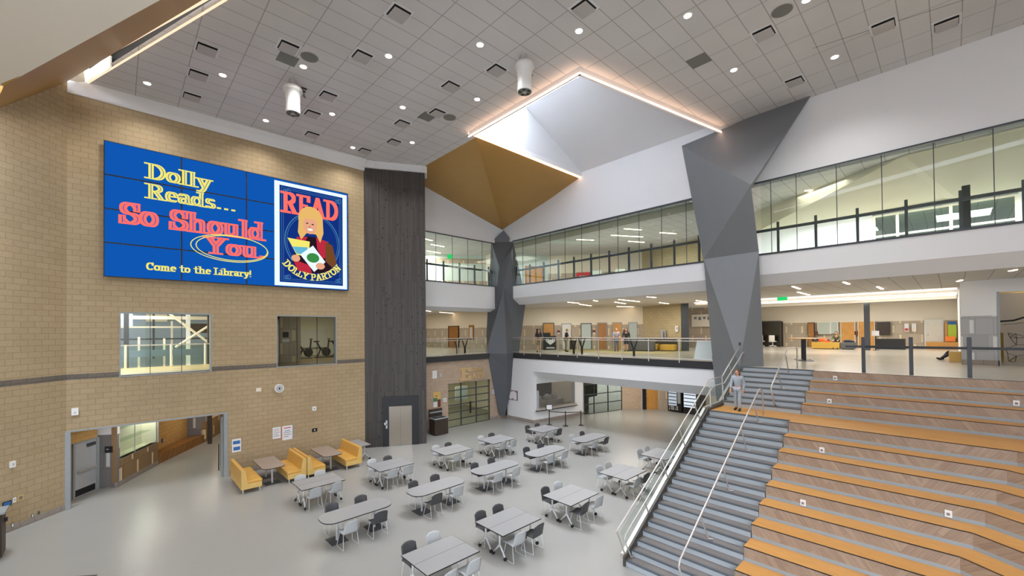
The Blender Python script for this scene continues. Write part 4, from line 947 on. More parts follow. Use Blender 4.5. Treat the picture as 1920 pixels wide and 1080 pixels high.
for i,(x,y,c,lab) in enumerate(((3.9,29.6,'dark_wood','dark steel column in the bright hall'),(.35,29.0,'charcoal','grey steel column left in the bright hall'),(5.1,31.5,'cream_light','cream steel column right in the bright hall'),(3.2,32.5,'white','white column behind the braces in the bright hall'))):
    tag(MB().box(x-.1,y-.1,0,x+.1,y+.1,8.6).build('steel_column',c,org=(x,y,0)),lab,'column')
for i,z in enumerate((6.0,6.75)):
    tag(MB().box(-8,34.5,z,9,34.6,z+.1).build('hall_rail','cream_light' if i else 'charcoal',org=(0,34.5,z)),('upper' if i else 'lower')+' horizontal rail across the bright hall','rail')
tag(MB().box(3.2,33.2,6.4,5.2,33.4,7.0).build('hall_duct','dark_wood',org=(4,33.3,6.4)),'dark box duct behind the braces in the bright hall','duct')
for i,(x,z0,z1,y) in enumerate(((-1.0,6,8.3,33),(1.7,6,8.3,35),(2.6,5.4,7.2,35),(.9,5.2,6.2,31.5),(2.0,5.2,6.1,31.5))):
    tag(MB().box(x-.05,y-.05,z0-1.2,x+.05,y+.05,z1).build('steel_strut','charcoal' if i < 2 else 'cream_light',org=(x,y,z0)),'thin %s steel strut, %s from the far wall in the bright hall' % (('dark','dark','pale','pale','pale')[i],ORD[i]),'strut')
tag(MB().box(-2.5,30.9,5.1,3.6,31.1,5.45).build('hall_ramp','ramp_blue',org=(.5,31,5.1)),'blue ramp edge behind the glass balustrade in the bright hall','ramp')
tag(MB().box(1.4,36.85,7.2,2.5,36.95,7.8).build('wall_notice','cream_light',org=(2,36.9,7.2)),'pale panel on the back wall of the bright hall','panel')
lamp('hall_lamp','AREA',(-1,30,8.5),1150*LK,(1,.98,.95),6); lamp('track_lamp','AREA',(0,24.6,8.4),260*LK,(1,.95,.86),3)
struct('floor_fitness', MB().box(5.45,YL+.3,4.5,13,32,4.72), woodmat('fitness floor',(1,0,0),(120,104,70),(104,92,64),.9,7,(140,110,50),.3,ax=(0,1,0)))
b = MB(); b.box(5.45,31.5,4.7,13.4,31.7,8); b.box(12.9,YL+.3,4.7,13.1,31.5,8); struct('wall_fitness', b, 'tan')
struct('ceiling_fitness', MB().box(5.4,YL+.3,7.75,13.2,31.7,7.85), 'tan')
b = MB(); b.box(5.5,25.4,4.72,6.45,25.55,7.75); struct('wall_fitness_door', b, 'dark_wood')
b = MB(); b.box(6.5,25.35,4.72,7.55,25.6,7.75); struct('wall_fitness_pier', b, 'tile_mid')
t = thing('fitness_door','glazed cream-framed door left in the dim fitness room','door',(6,25.3,4.72)); org=(6,25.3,4.72)
mb = MB(); mb.box(6.35,25.28,4.72,6.42,25.36,7.1); mb.box(5.5,25.28,6.95,6.42,25.36,7.1); mb.build('frame','cream_light',t,org); MB().box(5.6,25.3,5.6,5.95,25.36,6.9).build('glass_strip','frost_white',t,org)
plate('room_sign','black sign on the pier in the fitness room','sign',[(6.62,25.33,6.1),(6.92,25.33,6.1),(6.92,25.33,6.4),(6.62,25.33,6.4)],'black',.02)
plate('light_switch','white switch pair under the black sign in the fitness room','switch',[(6.6,25.33,5.85),(6.95,25.33,5.85),(6.95,25.33,6.0),(6.6,25.33,6.0)],'paper',.02)
for i,x in enumerate((8.6,9.7,10.7)):
    t = thing('exercise_bike','black exercise bike, %s from the pier in the fitness room' % ORD[i],'exercise bike',(x,28.2,4.72),group='exercise bikes'); org=(x,28.2,4.72)
    mb = MB(); mb.tube([(x-.5,28.2,4.76),(x+.5,28.2,4.76)],.05,6); mb.tube([(x-.3,28.2,4.78),(x-.1,28.2,5.3),(x-.35,28.2,5.75)],.05,6); mb.tube([(x+.3,28.2,4.8),(x+.05,28.2,5.15),(x-.1,28.2,5.3)],.05,6); mb.tube([(x+.3,28.2,4.8),(x+.42,28.2,5.9)],.05,6); mb.build('frame','black',t,org)
    mb = MB(); mb.tube([(x+.25,28.18,5.1),(x+.25,28.22,5.1)],.28,18); mb.build('flywheel','rubber',t,org)
    MB().box(x-.5,28.08,5.74,x-.22,28.32,5.82).build('saddle','black',t,org); mb = MB(); mb.tube([(x+.42,27.95,5.95),(x+.42,28.45,5.95)],.03,6); mb.build('handlebar','black',t,org)
for i,x in enumerate((11.7,12.35)):
    t = thing('equipment_locker',('blue equipment cabinet with a lime stripe in the fitness room','blue equipment cabinet at the far right of the fitness room')[i],'cabinet',(x,28.6,4.72)); org=(x,28.6,4.72)
    MB().box(x-.3,28.4,4.72,x+.3,29,6.55).build('body','sky_blue',t,org)
    if i == 0: MB().box(x+.05,28.38,4.72,x+.3,28.4,6.6).build('stripe','lime',t,org)
tag(MB().box(9.2,31.3,5.3,11.2,31.45,6.6).build('wall_mirror','frost_white',org=(10,31.3,5.3)),'pale mirror on the back wall of the fitness room','mirror')
for i,(x,y) in enumerate(((8.3,26),(10.2,26.2),(11.6,27.3))):
    tag(MB().box(x-.6,y,7.71,x+.6,y+.1,7.75).build('linear_light','linear',org=(x,y,7.71)),'linear ceiling light, %s along the fitness room ceiling' % ORD[i],'ceiling light',group='fitness room lights')
lamp('fitness_lamp','AREA',(9.5,27,7.65),190*LK,(1,.9,.72),2.5)
# ------------------------------------------------------------------ video wall
VX0, VX1, VZ0, VZ1, VY = -.37, 8.94, 8.55, 13.74, YL-.16
t = thing('video_wall', 'big video wall of sixteen blue screens advertising reading at the library', 'video wall', (VX0,YL,VZ0)); org = (VX0,YL,VZ0)
M['screen'] = emis('lit blue screen', (14, 84, 172), .80); M['s_yellow'] = emis('lit yellow', (226, 216, 104), .9); M['s_red'] = emis('lit coral', (255, 104, 92), .95)
M['s_white'] = emis('lit white', (214, 230, 250), .95); M['s_navy'] = emis('lit navy', (18, 50, 128), .75); M['s_gold'] = emis('lit blond', (226, 180, 104), .8); M['s_skin'] = emis('lit skin', (226, 164, 130), .8)
M['s_crim'] = emis('lit crimson', (190, 44, 66), .75); M['s_brown'] = emis('lit brown', (120, 74, 40), .7); M['s_green'] = emis('lit green', (60, 140, 70), .75); M['s_teal'] = emis('lit teal', (96, 176, 208), .8); M['s_dark'] = emis('lit dark', (46, 26, 40), .6); M['s_steel'] = emis('lit steel blue', (66, 120, 170), .75)
pw, ph = (VX1-VX0)/4, (VZ1-VZ0)/4
MB().box(VX0+.1,VY+.06,VZ0+.1,VX1-.1,YL,VZ1-.1).build('mount', 'black', t, org)
for r in range(4):
    for c in range(4):
        x, z = VX0+c*pw, VZ0+r*ph
        p = MB().box(x,VY,z,x+pw,VY+.06,z+ph).build('bezel', 'black', t, org)
        MB().box(x+.026,VY-.004,z+.026,x+pw-.026,VY,z+ph-.026).build('screen', 'screen', p, org)
def vw(k): return lambda u, v: (u, VY-.006-.001*k, v)
def sline(nm, s, x, z, x1, h, mt, pen, k=1, inl=None, dz=0.):
    sx = (x1-x)/(width(s)*h); mb = MB(); letter(mb, s, (x, z), h, vw(k), pen, sx); o = mb.build(nm, mt, t, org)
    if inl:
        mb = MB(); letter(mb, s, (x+.01*h, z), h, vw(k+1), inl, sx); mb.build('inline', 'screen', o, org)
sline('lettering', 'Dolly', .86, 12.60, 2.95, .58, 's_yellow', (.25,.1), 1, (.035,.0))
sline('lettering', 'Reads...', .86, 11.8, 3.92, .56, 's_yellow', (.25,.1), 1, (.035,.0))
sline('lettering', 'So Should', .04, 10.68, 5.0, .78, 's_red', (.27,.11), 1, (.035,.0))
sline('lettering', 'You.', 2.76, 9.84, 5.1, .68, 's_red', (.27,.11), 1, (.035,.0))
sline('lettering', 'Come to the Library!', .84, 8.92, 4.48, .28, 's_yellow', (.22,.11), 1)
mb = MB()
for (cx,cz,rx,rz_,rot) in ((3.78,10.14,1.36,.56,.02),(3.7,10.12,1.46,.6,-.05)):
    prev = None
    for k in range(49):
        a = 2*pi*k/48; ox, oz = cx+rx*cos(a)+rot*rz_*sin(a), cz+rz_*sin(a); ix, iz = cx+(rx-.035)*cos(a)+rot*rz_*sin(a), cz+(rz_-.035)*sin(a)
        if prev: mb.face([vw(4)(*prev[0]), vw(4)(ox,oz), vw(4)(ix,iz), vw(4)(*prev[1])])
        prev = ((ox,oz),(ix,iz))
mb.build('ring', 's_yellow', t, org)
# the poster picture on the right hand screens
px0, px1, pz0, pz1 = 5.42, 8.86, 8.62, 13.62
def rect(x0,z0,x1,z1,k): return [vw(k)(x0,z0),vw(k)(x1,z0),vw(k)(x1,z1),vw(k)(x0,z1)]
MB().face(rect(px0,pz0,px1,pz1,1)).build('poster_border','s_white',t,org); MB().face(rect(px0+.22,pz0+.17,px1-.22,pz1-.17,2)).build('poster_ground','s_navy',t,org)
mb = MB()
for g in (.3,.38):
    for a in ((px0+g,pz0+g-.05,px1-g,pz0+g-.03),(px0+g,pz1-g+.03,px1-g,pz1-g+.05),(px0+g,pz0+g-.05,px0+g+.02,pz1-g+.05),(px1-g-.02,pz0+g-.05,px1-g,pz1-g+.05)): mb.face(rect(*a,3))
for sx_c, sz_c in ((px0+.5,pz0+.42),(px1-.5,pz0+.42),(px0+.5,pz1-.42),(px1-.5,pz1-.42)):
    for k in range(3): letter(mb,'O',(sx_c-.12+.07*k,sz_c-.1),.16+.03*k,vw(3),(.12,.1))
mb.build('poster_frame','s_steel',t,org)
pc = (7.16, 10.85)
def ell(cx,cz,rx,rz_,k,n=28,a0=0,a1=360): return [vw(k)(cx+rx*cos(radians(a0+(a1-a0)*i/n)), cz+rz_*sin(radians(a0+(a1-a0)*i/n))) for i in range(n+(a1-a0 != 360))]
def ring(mb,cx,cz,rx,rz_,w,k,n=48):
    for i in range(n):
        a, b_ = 2*pi*i/n, 2*pi*(i+1)/n
        mb.face([vw(k)(cx+rx*cos(a),cz+rz_*sin(a)),vw(k)(cx+rx*cos(b_),cz+rz_*sin(b_)),vw(k)(cx+(rx-w)*cos(b_),cz+(rz_-w)*sin(b_)),vw(k)(cx+(rx-w)*cos(a),cz+(rz_-w)*sin(a))])
mb = MB(); ring(mb,pc[0],pc[1],1.32,1.5,.05,3); ring(mb,pc[0],pc[1],1.22,1.4,.025,3); mb.build('poster_ring','s_steel',t,org)
sx = 2.6/(width('READ')*1.05); mb = MB(); letter(mb,'READ',(5.76,12.2),.92,vw(4),(.24,.12),2.66/(width('READ')*.92)); mb.build('poster_heading','s_red',t,org)
mb = MB(); s = 'DOLLY PARTON'; tot = width(s); uu = 0            # lettering along the lower arc
for c in s:
    w_ = GL[c][0]; a = radians(-142+104*(uu+w_/2)/tot); cx, cz = pc[0]+1.62*cos(a), pc[1]+1.72*sin(a); th = a+pi/2
    def pl(u,v,cx=cx,cz=cz,th=th,w_=w_): uu_ = u-w_*.30/2; vv = v-.15; return vw(5)(cx+uu_*cos(th)-vv*sin(th), cz+uu_*sin(th)+vv*cos(th))
    letter(mb,c,(0,0),.30,pl,(.2,.13)); uu += w_
mb.build('poster_name','s_yellow',t,org)
def shape(nm, mt, P, k): MB().face([vw(k)(x,z) for x,z in P]).build(nm, mt, t, org)
MB().face(ell(pc[0]+.02,9.95,1.0,.62,4)).build('poster_torso','s_dark',t,org)
shape('poster_torso','s_dark',[(6.25,9.9),(6.5,10.9),(6.9,11.15),(7.4,11.15),(7.95,10.95),(8.25,10.2),(8.2,9.8)],4)
shape('poster_jacket','s_crim',[(7.3,11.15),(7.9,11.0),(8.05,10.3),(7.6,10.1),(7.35,10.6)],5); shape('poster_jacket','s_crim',[(6.4,11.05),(6.9,11.12),(6.7,10.7),(6.3,10.6)],5)
shape('poster_sleeve','s_brown',[(7.75,11.0),(8.1,10.85),(8.32,9.95),(8.1,9.7),(7.75,10.0)],6); shape('poster_sleeve','s_crim',[(6.2,9.95),(6.45,9.4),(7.1,9.3),(7.0,9.7)],6)
MB().face(ell(7.05,12.0,.58,.66,6)).build('poster_hair','s_gold',t,org)
shape('poster_hair','s_gold',[(6.5,12.1),(6.45,11.3),(6.6,10.95),(6.85,11.3),(7.3,11.3),(7.5,10.9),(7.66,11.4),(7.62,12.2)],6)
MB().face(ell(7.02,11.72,.33,.44,7)).build('poster_face','s_skin',t,org)
shape('poster_fringe','s_gold',[(6.6,12.0),(6.7,12.4),(7.1,12.52),(7.5,12.3),(7.45,11.95),(7.25,12.08),(7.0,12.0),(6.85,12.06)],8)
mb = MB(); mb.face(ell(6.88,11.8,.06,.03,8,10)); mb.face(ell(7.14,11.78,.06,.03,8,10)); mb.build('poster_eye','s_dark',t,org); MB().face(ell(7.02,11.5,.13,.05,8,12)).build('poster_mouth','s_white',t,org); shape('poster_nose','s_brown',[(7.0,11.7),(7.03,11.62),(6.97,11.62)],8)
shape('poster_yellow_book','s_yellow',[(5.98,10.95),(7.0,10.9),(6.95,10.2),(6.4,10.15)],8); shape('poster_blue_patch','s_teal',[(6.2,10.55),(6.9,10.6),(6.85,10.25),(6.4,10.22)],9)
shape('poster_white_book','s_white',[(6.55,10.2),(7.15,10.72),(7.75,9.95),(7.2,9.4)],10); MB().face(ell(7.15,10.1,.3,.24,11)).build('poster_green_patch','s_green',t,org)
MB().face(ell(6.35,10.0,.2,.17,12)).build('poster_hand','s_skin',t,org); MB().face(ell(7.5,9.72,.22,.17,12)).build('poster_hand','s_skin',t,org)
# ------------------------------------------------------------------ grand stair
H = Z2/28
def sx_(k): return 9.9+.3*(k-1) if k <= 19 else (15.6 if k == 20 else 16.98+.3*(k-21))
Y0, Y1 = 3.59, 6.1
st = thing('staircase', 'wide stair with pale risers and taupe treads beside the tiered wooden seating', 'staircase', (9.9,4.85,0)); org = (9.9,4.85,0)
for k in range(1, 29):
    x, z = sx_(k), k*H; x2 = sx_(k+1) if k < 28 else 19.12
    if k != 20:
        tr_ = MB().box(x,Y0,z-.035,x2+.03,Y1,z).build('tread', 'tread', st, org)
        MB().box(x-.012,Y0,z-.04,x+.055,Y1,z+.0025).build('nosing', 'nosing', tr_, org)
    else: MB().box(x-.012,Y0,z-.04,x+.055,Y1,z+.0025).build('nosing', 'nosing', st, org)
    MB().box(x,Y0,z-H,x+.025,Y1,z-.038).build('riser', 'riser', st, org)
mb = MB(); mb.add([(9.85,Y1,0),(9.85,Y1,.25),(15.5,Y1,3.44),(17.0,Y1,3.5),(19.1,Y1,4.7),(19.1,Y1,4.3),(9.85,Y1+.06,0),(9.85,Y1+.06,.25),(15.5,Y1+.06,3.44),(17.0,Y1+.06,3.5),(19.1,Y1+.06,4.7),(19.1,Y1+.06,4.3)],
  [(0,1,2,3,4,5),(11,10,9,8,7,6),(0,6,7,1),(1,7,8,2),(2,8,9,3),(3,9,10,4),(4,10,11,5),(5,11,6,0)])
mb.build('stringer', 'stringer', st, org)
mb = MB(); mb.box(15.6,Y0,3.35,17.0,Y1,Z2*20/28-.001); lb = mb.build('landing', 'orange', st, org); lb['label'] = 'honey wood landing'
# tiered seating: fronts bend towards the room beyond a mitre line
def fx(j): return 9.9+.3*(2*j-2) if j <= 10 else 16.98+.6*(j-11)
def kink(x): return (x, -1.0+(15.3-x)*.32)
dk = Vector((-.577,-.817))
def front(x, y0=Y0):
    k = kink(x); return [(x,y0), k, (k[0]+dk.x*7, k[1]+dk.y*7)]
ts = thing('tiered_seating', 'wooden tiered seating steps with honey wood seats beside the stair', 'seating', (15,0,0)); org = (15,0,0)
for j in range(1, 15):
    x, z = fx(j), j*2*H; a = front(x); nx = fx(j+1) if j < 14 else 19.06; b_ = front(nx+.02)
    if j < 14: MB().prism(a+b_[::-1], z-.012, z).build('seat', 'orange', ts, org)
    mb = MB()
    for p, q in zip(a, a[1:]): mb.bar(p, q, .031, z-.012, z+.002, side=1)
    mb.build('edge_strip', 'dark_wood', ts, org)
    zt = z-2*H; zs = zt+.085
    mb = MB(); split = (a[0][0], 1.35-.1*j) if j <= 10 else (a[0][0], -1.0)
    mb.bar(a[0], split, .03, zs, z-.012, 0, side=1); mb.bar(split, a[1], .03, zs, z-.012, 1 if j <= 10 else 0, side=1); mb.bar(a[1], a[2], .03, zs, z-.012, 2, side=1)
    mb.build('riser_panel', ['herr_a','herr_b','herr_c'], ts, org)
    mb = MB()
    for p, q in zip(a, a[1:]): mb.bar(p, q, .03, zt, zs, side=1)
    mb.bar((x+.0,Y0-.0),(nx,Y0-.0),.02,zt,z-.02,0)
    mb.build('toe_strip', 'toe', ts, org)
for i,(j,y,lab) in enumerate(((14,2.92,'highest white floor box on the seating risers, below the second belt post'),(12,2.9,'white floor box on the third riser down near the stair'),(9,2.62,'white floor box on the riser just below the wide landing tier'),(6,2.72,'lowest white floor box near the stair side of the seating'),(7,.12,'white floor box on the seating risers far from the stair'),(13,-1.2,'white floor box at the upper far edge of the seating'))):
    x = fx(j); zt = (j-1)*2*H
    t = thing('outlet_box', lab, 'outlet', (x,y,zt), group='outlet boxes on the seating'); o_=(x,y,zt)
    MB().box(x-.035,y-.06,zt+.04,x,y+.06,zt+.19).build('cover','plastic_white',t,o_,bevel=.006); MB().box(x-.04,y-.025,zt+.08,x-.034,y+.03,zt+.14).build('socket','grey_ink',t,o_)

# ------------------------------------------------------------------ railings of the stair
def rail(mb, P, r=.022): return mb.tube(P, r, 8)
gr = thing('stair_railing', 'glass stair railing with twin steel rails on the dining side of the stair', 'railing', (10,6.15,0)); org = (10,6.15,0)
OUT = [(9.62,6.2,1.0),(10.92,6.2,1.68),(12.18,6.2,2.38),(14.63,6.2,3.77),(15.8,6.2,4.43),(16.0,6.2,4.46),(17.16,6.2,4.47)]
INN = [(10.3,6.03,.2),(10.05,6.03,.2),(9.72,6.03,.78),(9.78,6.03,.9),(11.0,6.03,1.56),(12.82,6.03,2.58),(14.53,6.03,3.56),(15.8,6.03,4.25),(16.87,6.03,4.25),(18.66,6.03,5.15),(18.9,6.03,5.29),(20.3,6.03,5.57)]
UP = [(17.16,6.2,4.47),(17.9,6.2,4.9),(19.22,6.2,5.62)]
mb = MB(); rail(mb, OUT); mb.build('handrail', 'steel', gr, org, smooth=True)
mb = MB(); rail(mb, UP); mb.build('handrail', 'steel', gr, org, smooth=True)
mb = MB(); rail(mb, INN, .02); mb.build('inner_handrail', 'steel', gr, org, smooth=True)
mb = MB(); mb.slab([(9.97,6.19,.16),(15.55,6.19,3.42),(15.55,6.19,3.5),(9.97,6.19,.26)], .1); mb.build('base_rail', 'steel', gr, org)
mb = MB(); mb.slab([(15.5,6.19,3.40),(17.1,6.19,3.46),(17.1,6.19,3.54),(15.5,6.19,3.5)], .1); mb.slab([(17.0,6.19,3.44),(19.2,6.19,4.62),(19.2,6.19,4.7),(17.0,6.19,3.56)], .1); mb.build('base_rail', 'steel', gr, org)
for a, c in (((9.62,6.2,1.0),(10.0,6.15,.15)),((10.9,6.19,1.66),(11.25,6.15,.95)),((12.1,6.19,2.38),(12.47,6.15,1.67)),((13.37,6.19,3.05),(13.72,6.15,2.38)),((14.55,6.19,3.72),(14.98,6.15,3.06)),((15.9,6.2,4.45),(15.9,6.17,3.45)),((17.14,6.2,4.47),(17.14,6.17,3.5)),((17.9,6.2,4.9),(18.3,6.17,4.1))):
    mb = MB(); mb.tube([a,c], .024, 8); mb.build('post', 'steel', gr, org)
MB().box(19.17,6.16,4.55,19.25,6.24,5.75).build('post', 'charcoal', gr, org)
for P in ([(10.02,6.17,.26),(15.5,6.17,3.45),(15.2,6.17,3.98),(9.75,6.17,.92)], [(15.55,6.17,3.5),(17.1,6.17,3.52),(17.1,6.17,4.4),(15.9,6.17,4.38),(15.3,6.17,4.04)], [(17.15,6.17,3.6),(19.15,6.17,4.68),(19.15,6.17,5.5),(17.15,6.17,4.4)]):
    MB().slab(P, .012).build('pane', 'glass_rail', gr, org)
def centre_rail(label, main, posts, yy, base):
    t = thing('stair_handrail', label, 'handrail', base); mb = MB(); rail(mb, main, .024); mb.build('rail', 'steel', t, base, smooth=True)
    for a, c in posts:
        m2 = MB(); m2.tube([a,c],.018,8); p = m2.build('post','steel',t,base)
        m3 = MB(); m3.tube([c,(c[0]+.02,c[1]-.12,c[2]+.02)],.018,6); m3.build('foot','steel',p,base)
yc = 4.46
centre_rail('steel handrail down the middle of the lower stair flight', [(9.95,yc,.02),(9.75,yc,.3),(9.5,yc,.8),(9.56,yc,.93),(10.4,yc,1.4),(12,yc,2.3),(14,yc,3.43),(15.5,yc,4.27),(15.66,yc,4.3),(15.85,yc,4.24),(15.93,yc,4.1),(15.93,yc,3.386)],
    [((10.75,yc,1.6),(11.2,yc,.86)),((12.3,yc,2.47),(12.72,yc,1.7)),((13.8,yc,3.32),(14.22,yc,2.54)),((15.0,yc,3.99),(15.42,yc,3.22))], yc, (9.9,yc,0))
yu = 4.38
centre_rail('steel handrail down the middle of the upper stair flight', [(17.12,yu,3.57),(16.9,yu,3.7),(16.6,yu,4.2),(16.66,yu,4.32),(17.4,yu,4.75),(18.7,yu,5.48),(18.95,yu,5.56),(19.5,yu-.1,5.56),(19.62,yu-.13,5.5),(19.62,yu-.13,4.74)],
    [((17.45,yu,4.78),(17.95,yu,4.08)),((18.5,yu,5.36),(18.92,yu,4.58))], yu, (17,yu,3.4))
# belt barrier at the head of the seating
PB = [(19.18,2.17),(19.18,.95),(19.18,-.36),(19.18,-1.75)]
for i,(x,y) in enumerate(PB):
    t = thing('barrier_post', ['charcoal barrier post nearest the stair head','charcoal barrier post, second from the stair head','charcoal barrier post in front of the grey tiled pier','charcoal barrier post farthest from the stair head'][i], 'post', (x,y,Z2), group='barrier posts'); org = (x,y,Z2)
    MB().box(x-.05,y-.05,Z2,x+.05,y+.05,Z2+1.25).build('post_body','charcoal',t,org,bevel=.006)
    if i < 3: MB().box(x-.012,PB[i+1][1]+.05,Z2+.87,x+.012,y-.05,Z2+.95).build('belt','black',t,org)
    if i == 0: MB().box(x-.012,y+.05,Z2+.87,x+.012,y+.5,Z2+.95).build('belt','charcoal',t,org)

# ------------------------------------------------------------------ gallery railings (middle storey)
def gallery_rail(label, pts, glass=True):
    t = thing('gallery_railing', label, 'railing', (pts[0][0],pts[0][1],Z2)); org = (pts[0][0],pts[0][1],Z2)
    a, c = pts[0], pts[-1]
    for x, y in pts: 
        mb = MB(); mb.cyl((x,y),.024,Z2-.1,Z2+1.09,8); mb.build('post','steel',t,org)
    for z, r, nm in ((Z2+1.13,.026,'handrail'),(Z2+1.0,.02,'top_rail'),(Z2+.1,.022,'bottom_rail')):
        mb = MB(); mb.tube([(a[0],a[1],z),(c[0],c[1],z)], r, 8); mb.build(nm,'steel',t,org)
    for p, q in zip(pts, pts[1:]):
        MB().bar(p,q,.012,Z2+.12,Z2+.99).build('pane','glass_rail',t,org)
    return t
gallery_rail('glass gallery railing along the edge above the white lower band', [(20.62,y) for y in (22.1,20.57,19.02,17.47,15.93,14.36,12.79,11.17,9.5,7.85)])
gallery_rail('shorter glass gallery railing between the lift tower and the corner column', [(x,22.62) for x in (13.95,15.21,16.43,17.67,18.95)])
# ------------------------------------------------------------------ ceiling fixtures
DL = {'long diagonal row': [(.82,20.71),(2.8,18.21),(4.8,15.71),(6.75,13.14),(8.7,10.58),(10.6,7.97),(12.5,5.34),(14.44,2.74)],
      'second diagonal row': [(4.8,20.84),(6.75,18.3),(8.73,15.77),(10.66,13.18)], 'short row by the lift tower': [(8.75,20.94),(10.7,18.4)], 'short row near the tall column': [(16.37,5.34),(18.21,2.67)]}
dl0 = None
for row, P in DL.items():
    for i,(x,y) in enumerate(P):
        lab = 'round recessed downlight, %s of the %s' % (ORD[i], row)
        if dl0 is None:
            dl0 = thing('recessed_downlight', lab, 'ceiling light', (x,y,ZC), group='recessed downlights')
            mb = MB(); mb.tube([(0,0,.0),(0,0,-.012)],.135,24); mb.build('trim_ring','white',dl0); mb = MB(); mb.tube([(0,0,-.010),(0,0,-.02)],.1,24); mb.build('lens','led_white',dl0)
        else: dup(dl0,(x,y,ZC),0,lab)
        lamp('downlight_beam','SPOT',(x,y,ZC-.06),SPOT,(1,.98,.96),.14,(0,0,0),angle=2.3,blend=.8)
VN = [(2.16,16.89,'near vent of the row nearest the gold soffit'),(2.15,18.78,'middle vent of the row nearest the gold soffit'),(2.16,20.69,'brick wall vent of the row nearest the gold soffit'),
      (6.07,11.16,'vent at the top edge beyond the first hanging horn'),(4.11,14.96,'vent beside the grey square panel near the first hanging horn'),(6.09,13.76,'vent between two downlights in the third row'),(6.11,16.98,'vent just behind the first hanging horn'),(6.12,18.85,'vent two tiles behind the first hanging horn'),
      (9.95,7.3,'vent in front of the second hanging horn, at the top edge'),(9.98,11.21,'vent just left of the second hanging horn'),(9.33,13.15,'vent beside the fourth downlight of the second diagonal row'),(10.04,15.15,'vent with the grey panel on its left by the round speaker'),
      (9.38,17.0,'fourth vent from the tower in the row left of the skylight'),(9.99,18.93,'third vent from the tower in the row left of the skylight'),(9.35,20.87,'vent nearest the lift tower'),(6.75,20.85,'vent nearest the video wall top edge'),
      (15.05,4.0,'vent between the round speaker and the tall column'),(18.85,4.0,'vent beside the top tip of the tall column'),(17.47,1.33,'left vent of the pair by the right wall'),(18.81,-.03,'right vent of the pair by the right wall')]
v0 = None
for x,y,lab in VN:
    lab = 'square ceiling vent, '+lab
    if v0 is None:
        v0 = thing('ceiling_vent', lab, 'vent', (x,y,ZC), group='ceiling vents')
        MB().box(-.33,-.33,-.012,.33,.33,.0).build('frame','white',v0); MB().box(-.27,-.27,-.016,.27,.27,-.012).build('slot','vent_dark',v0); MB().box(-.255,-.255,-.085,.255,.255,-.07).build('face_plate','vent_face',v0)
    else: dup(v0,(x,y,ZC),0,lab[:140])
for x,y,sx,sy,lab in ((4.27,15.66,.3,.3,'grey perforated ceiling panel beside a vent near the first hanging horn'),(9.9,15.75,.3,.33,'grey perforated ceiling panel left of the round speaker by the skylight'),(14.9,6.0,.32,.33,'grey perforated ceiling panel between the skylight and the right wall')):
    t = thing('ceiling_panel',lab,'panel',(x,y,ZC)); MB().box(x-sx,y-sy,ZC-.01,x+sx,y+sy,ZC).build('panel_face','grille',t,(x,y,ZC))
for x,y,lab in ((4.79,15.03,'round grey ceiling speaker near the first hanging horn'),(10.67,15.13,'round grey ceiling speaker left of the skylight'),(14.39,3.34,'round grey ceiling speaker near the right top edge')):
    t = thing('ceiling_speaker',lab,'speaker',(x,y,ZC)); mb = MB(); mb.tube([(x,y,ZC),(x,y,ZC-.015)],.27,28); mb.build('grille','grille',t,(x,y,ZC)); mb = MB(); mb.tube([(x,y,ZC),(x,y,ZC-.008)],.3,28); mb.build('rim','vent_face',t,(x,y,ZC))
def horn(x, y, zt, tilt, lab):
    """white cylindrical loudspeaker hung from the ceiling"""
    t = thing('hanging_speaker', lab, 'speaker', (x,y,ZC)); org = (x,y,ZC)
    mb = MB(); mb.lathe((x,y,zt),[(.12,.0),(.3,-.05),(.33,-.14),(.33,-.2),(.27,-.22),(.24,-.6),(.25,-.98),(.255,-1.0),(.25,-1.02)],24); mb.build('body','plastic_white',t,org,smooth=True)
    mb = MB(); mb.tube([(x,y,zt-1.02),(x,y,zt-1.03)],.235,24); g = mb.build('driver','grille',t,org)
    mb = MB(); mb.tube([(x,y,zt-1.03),(x,y,zt-1.036)],.07,16); mb.build('driver_cone','vent_face',g,org); mb = MB()
    for k in range(5):
        a = 2*pi*k/5; mb.tube([(x+.16*cos(a),y+.16*sin(a),zt-1.031),(x+.16*cos(a),y+.16*sin(a),zt-1.037)],.05,12)
    mb.build('driver_port','black',g,org)
    mb = MB()
    for a in (.3,2.4,4.5): mb.tube([(x+.28*cos(a),y+.28*sin(a),zt-.15),(x+.12*cos(a),y+.12*sin(a),ZC)],.012,6)
    mb.build('hanger','steel',t,org)
    mb = MB(); mb.tube([(x+.33,y,zt-.18),(x+.45,y+.05,zt-.25),(x+.5,y+.3,zt-.05),(x+.45,y+.45,ZC)],.014,6); mb.build('cable','charcoal',t,org)
    mb = MB(); mb.box(x+.4,y+.35,ZC-.03,x+.6,y+.43,ZC); mb.box(x+.42,y+.56,ZC-.03,x+.62,y+.64,ZC); mb.build('connector','black',t,org)
horn(4.74,16.71,15.5,0,'white hanging loudspeaker horn above the video wall side')
horn(10.16,9.97,15.55,0,'white hanging loudspeaker horn beside the skylight')
for i,(x,y,z,lab) in enumerate(((14.6,16.6,15.3,'upper edge'),(13.3,18.6,15.75,'left edge'),(18.4,18.6,14.6,'middle'),(18.9,16.2,15.3,'right part'),(19.6,16.6,14.9,'right lower part'),(19.3,21.6,14.05,'lower tip'))): pass
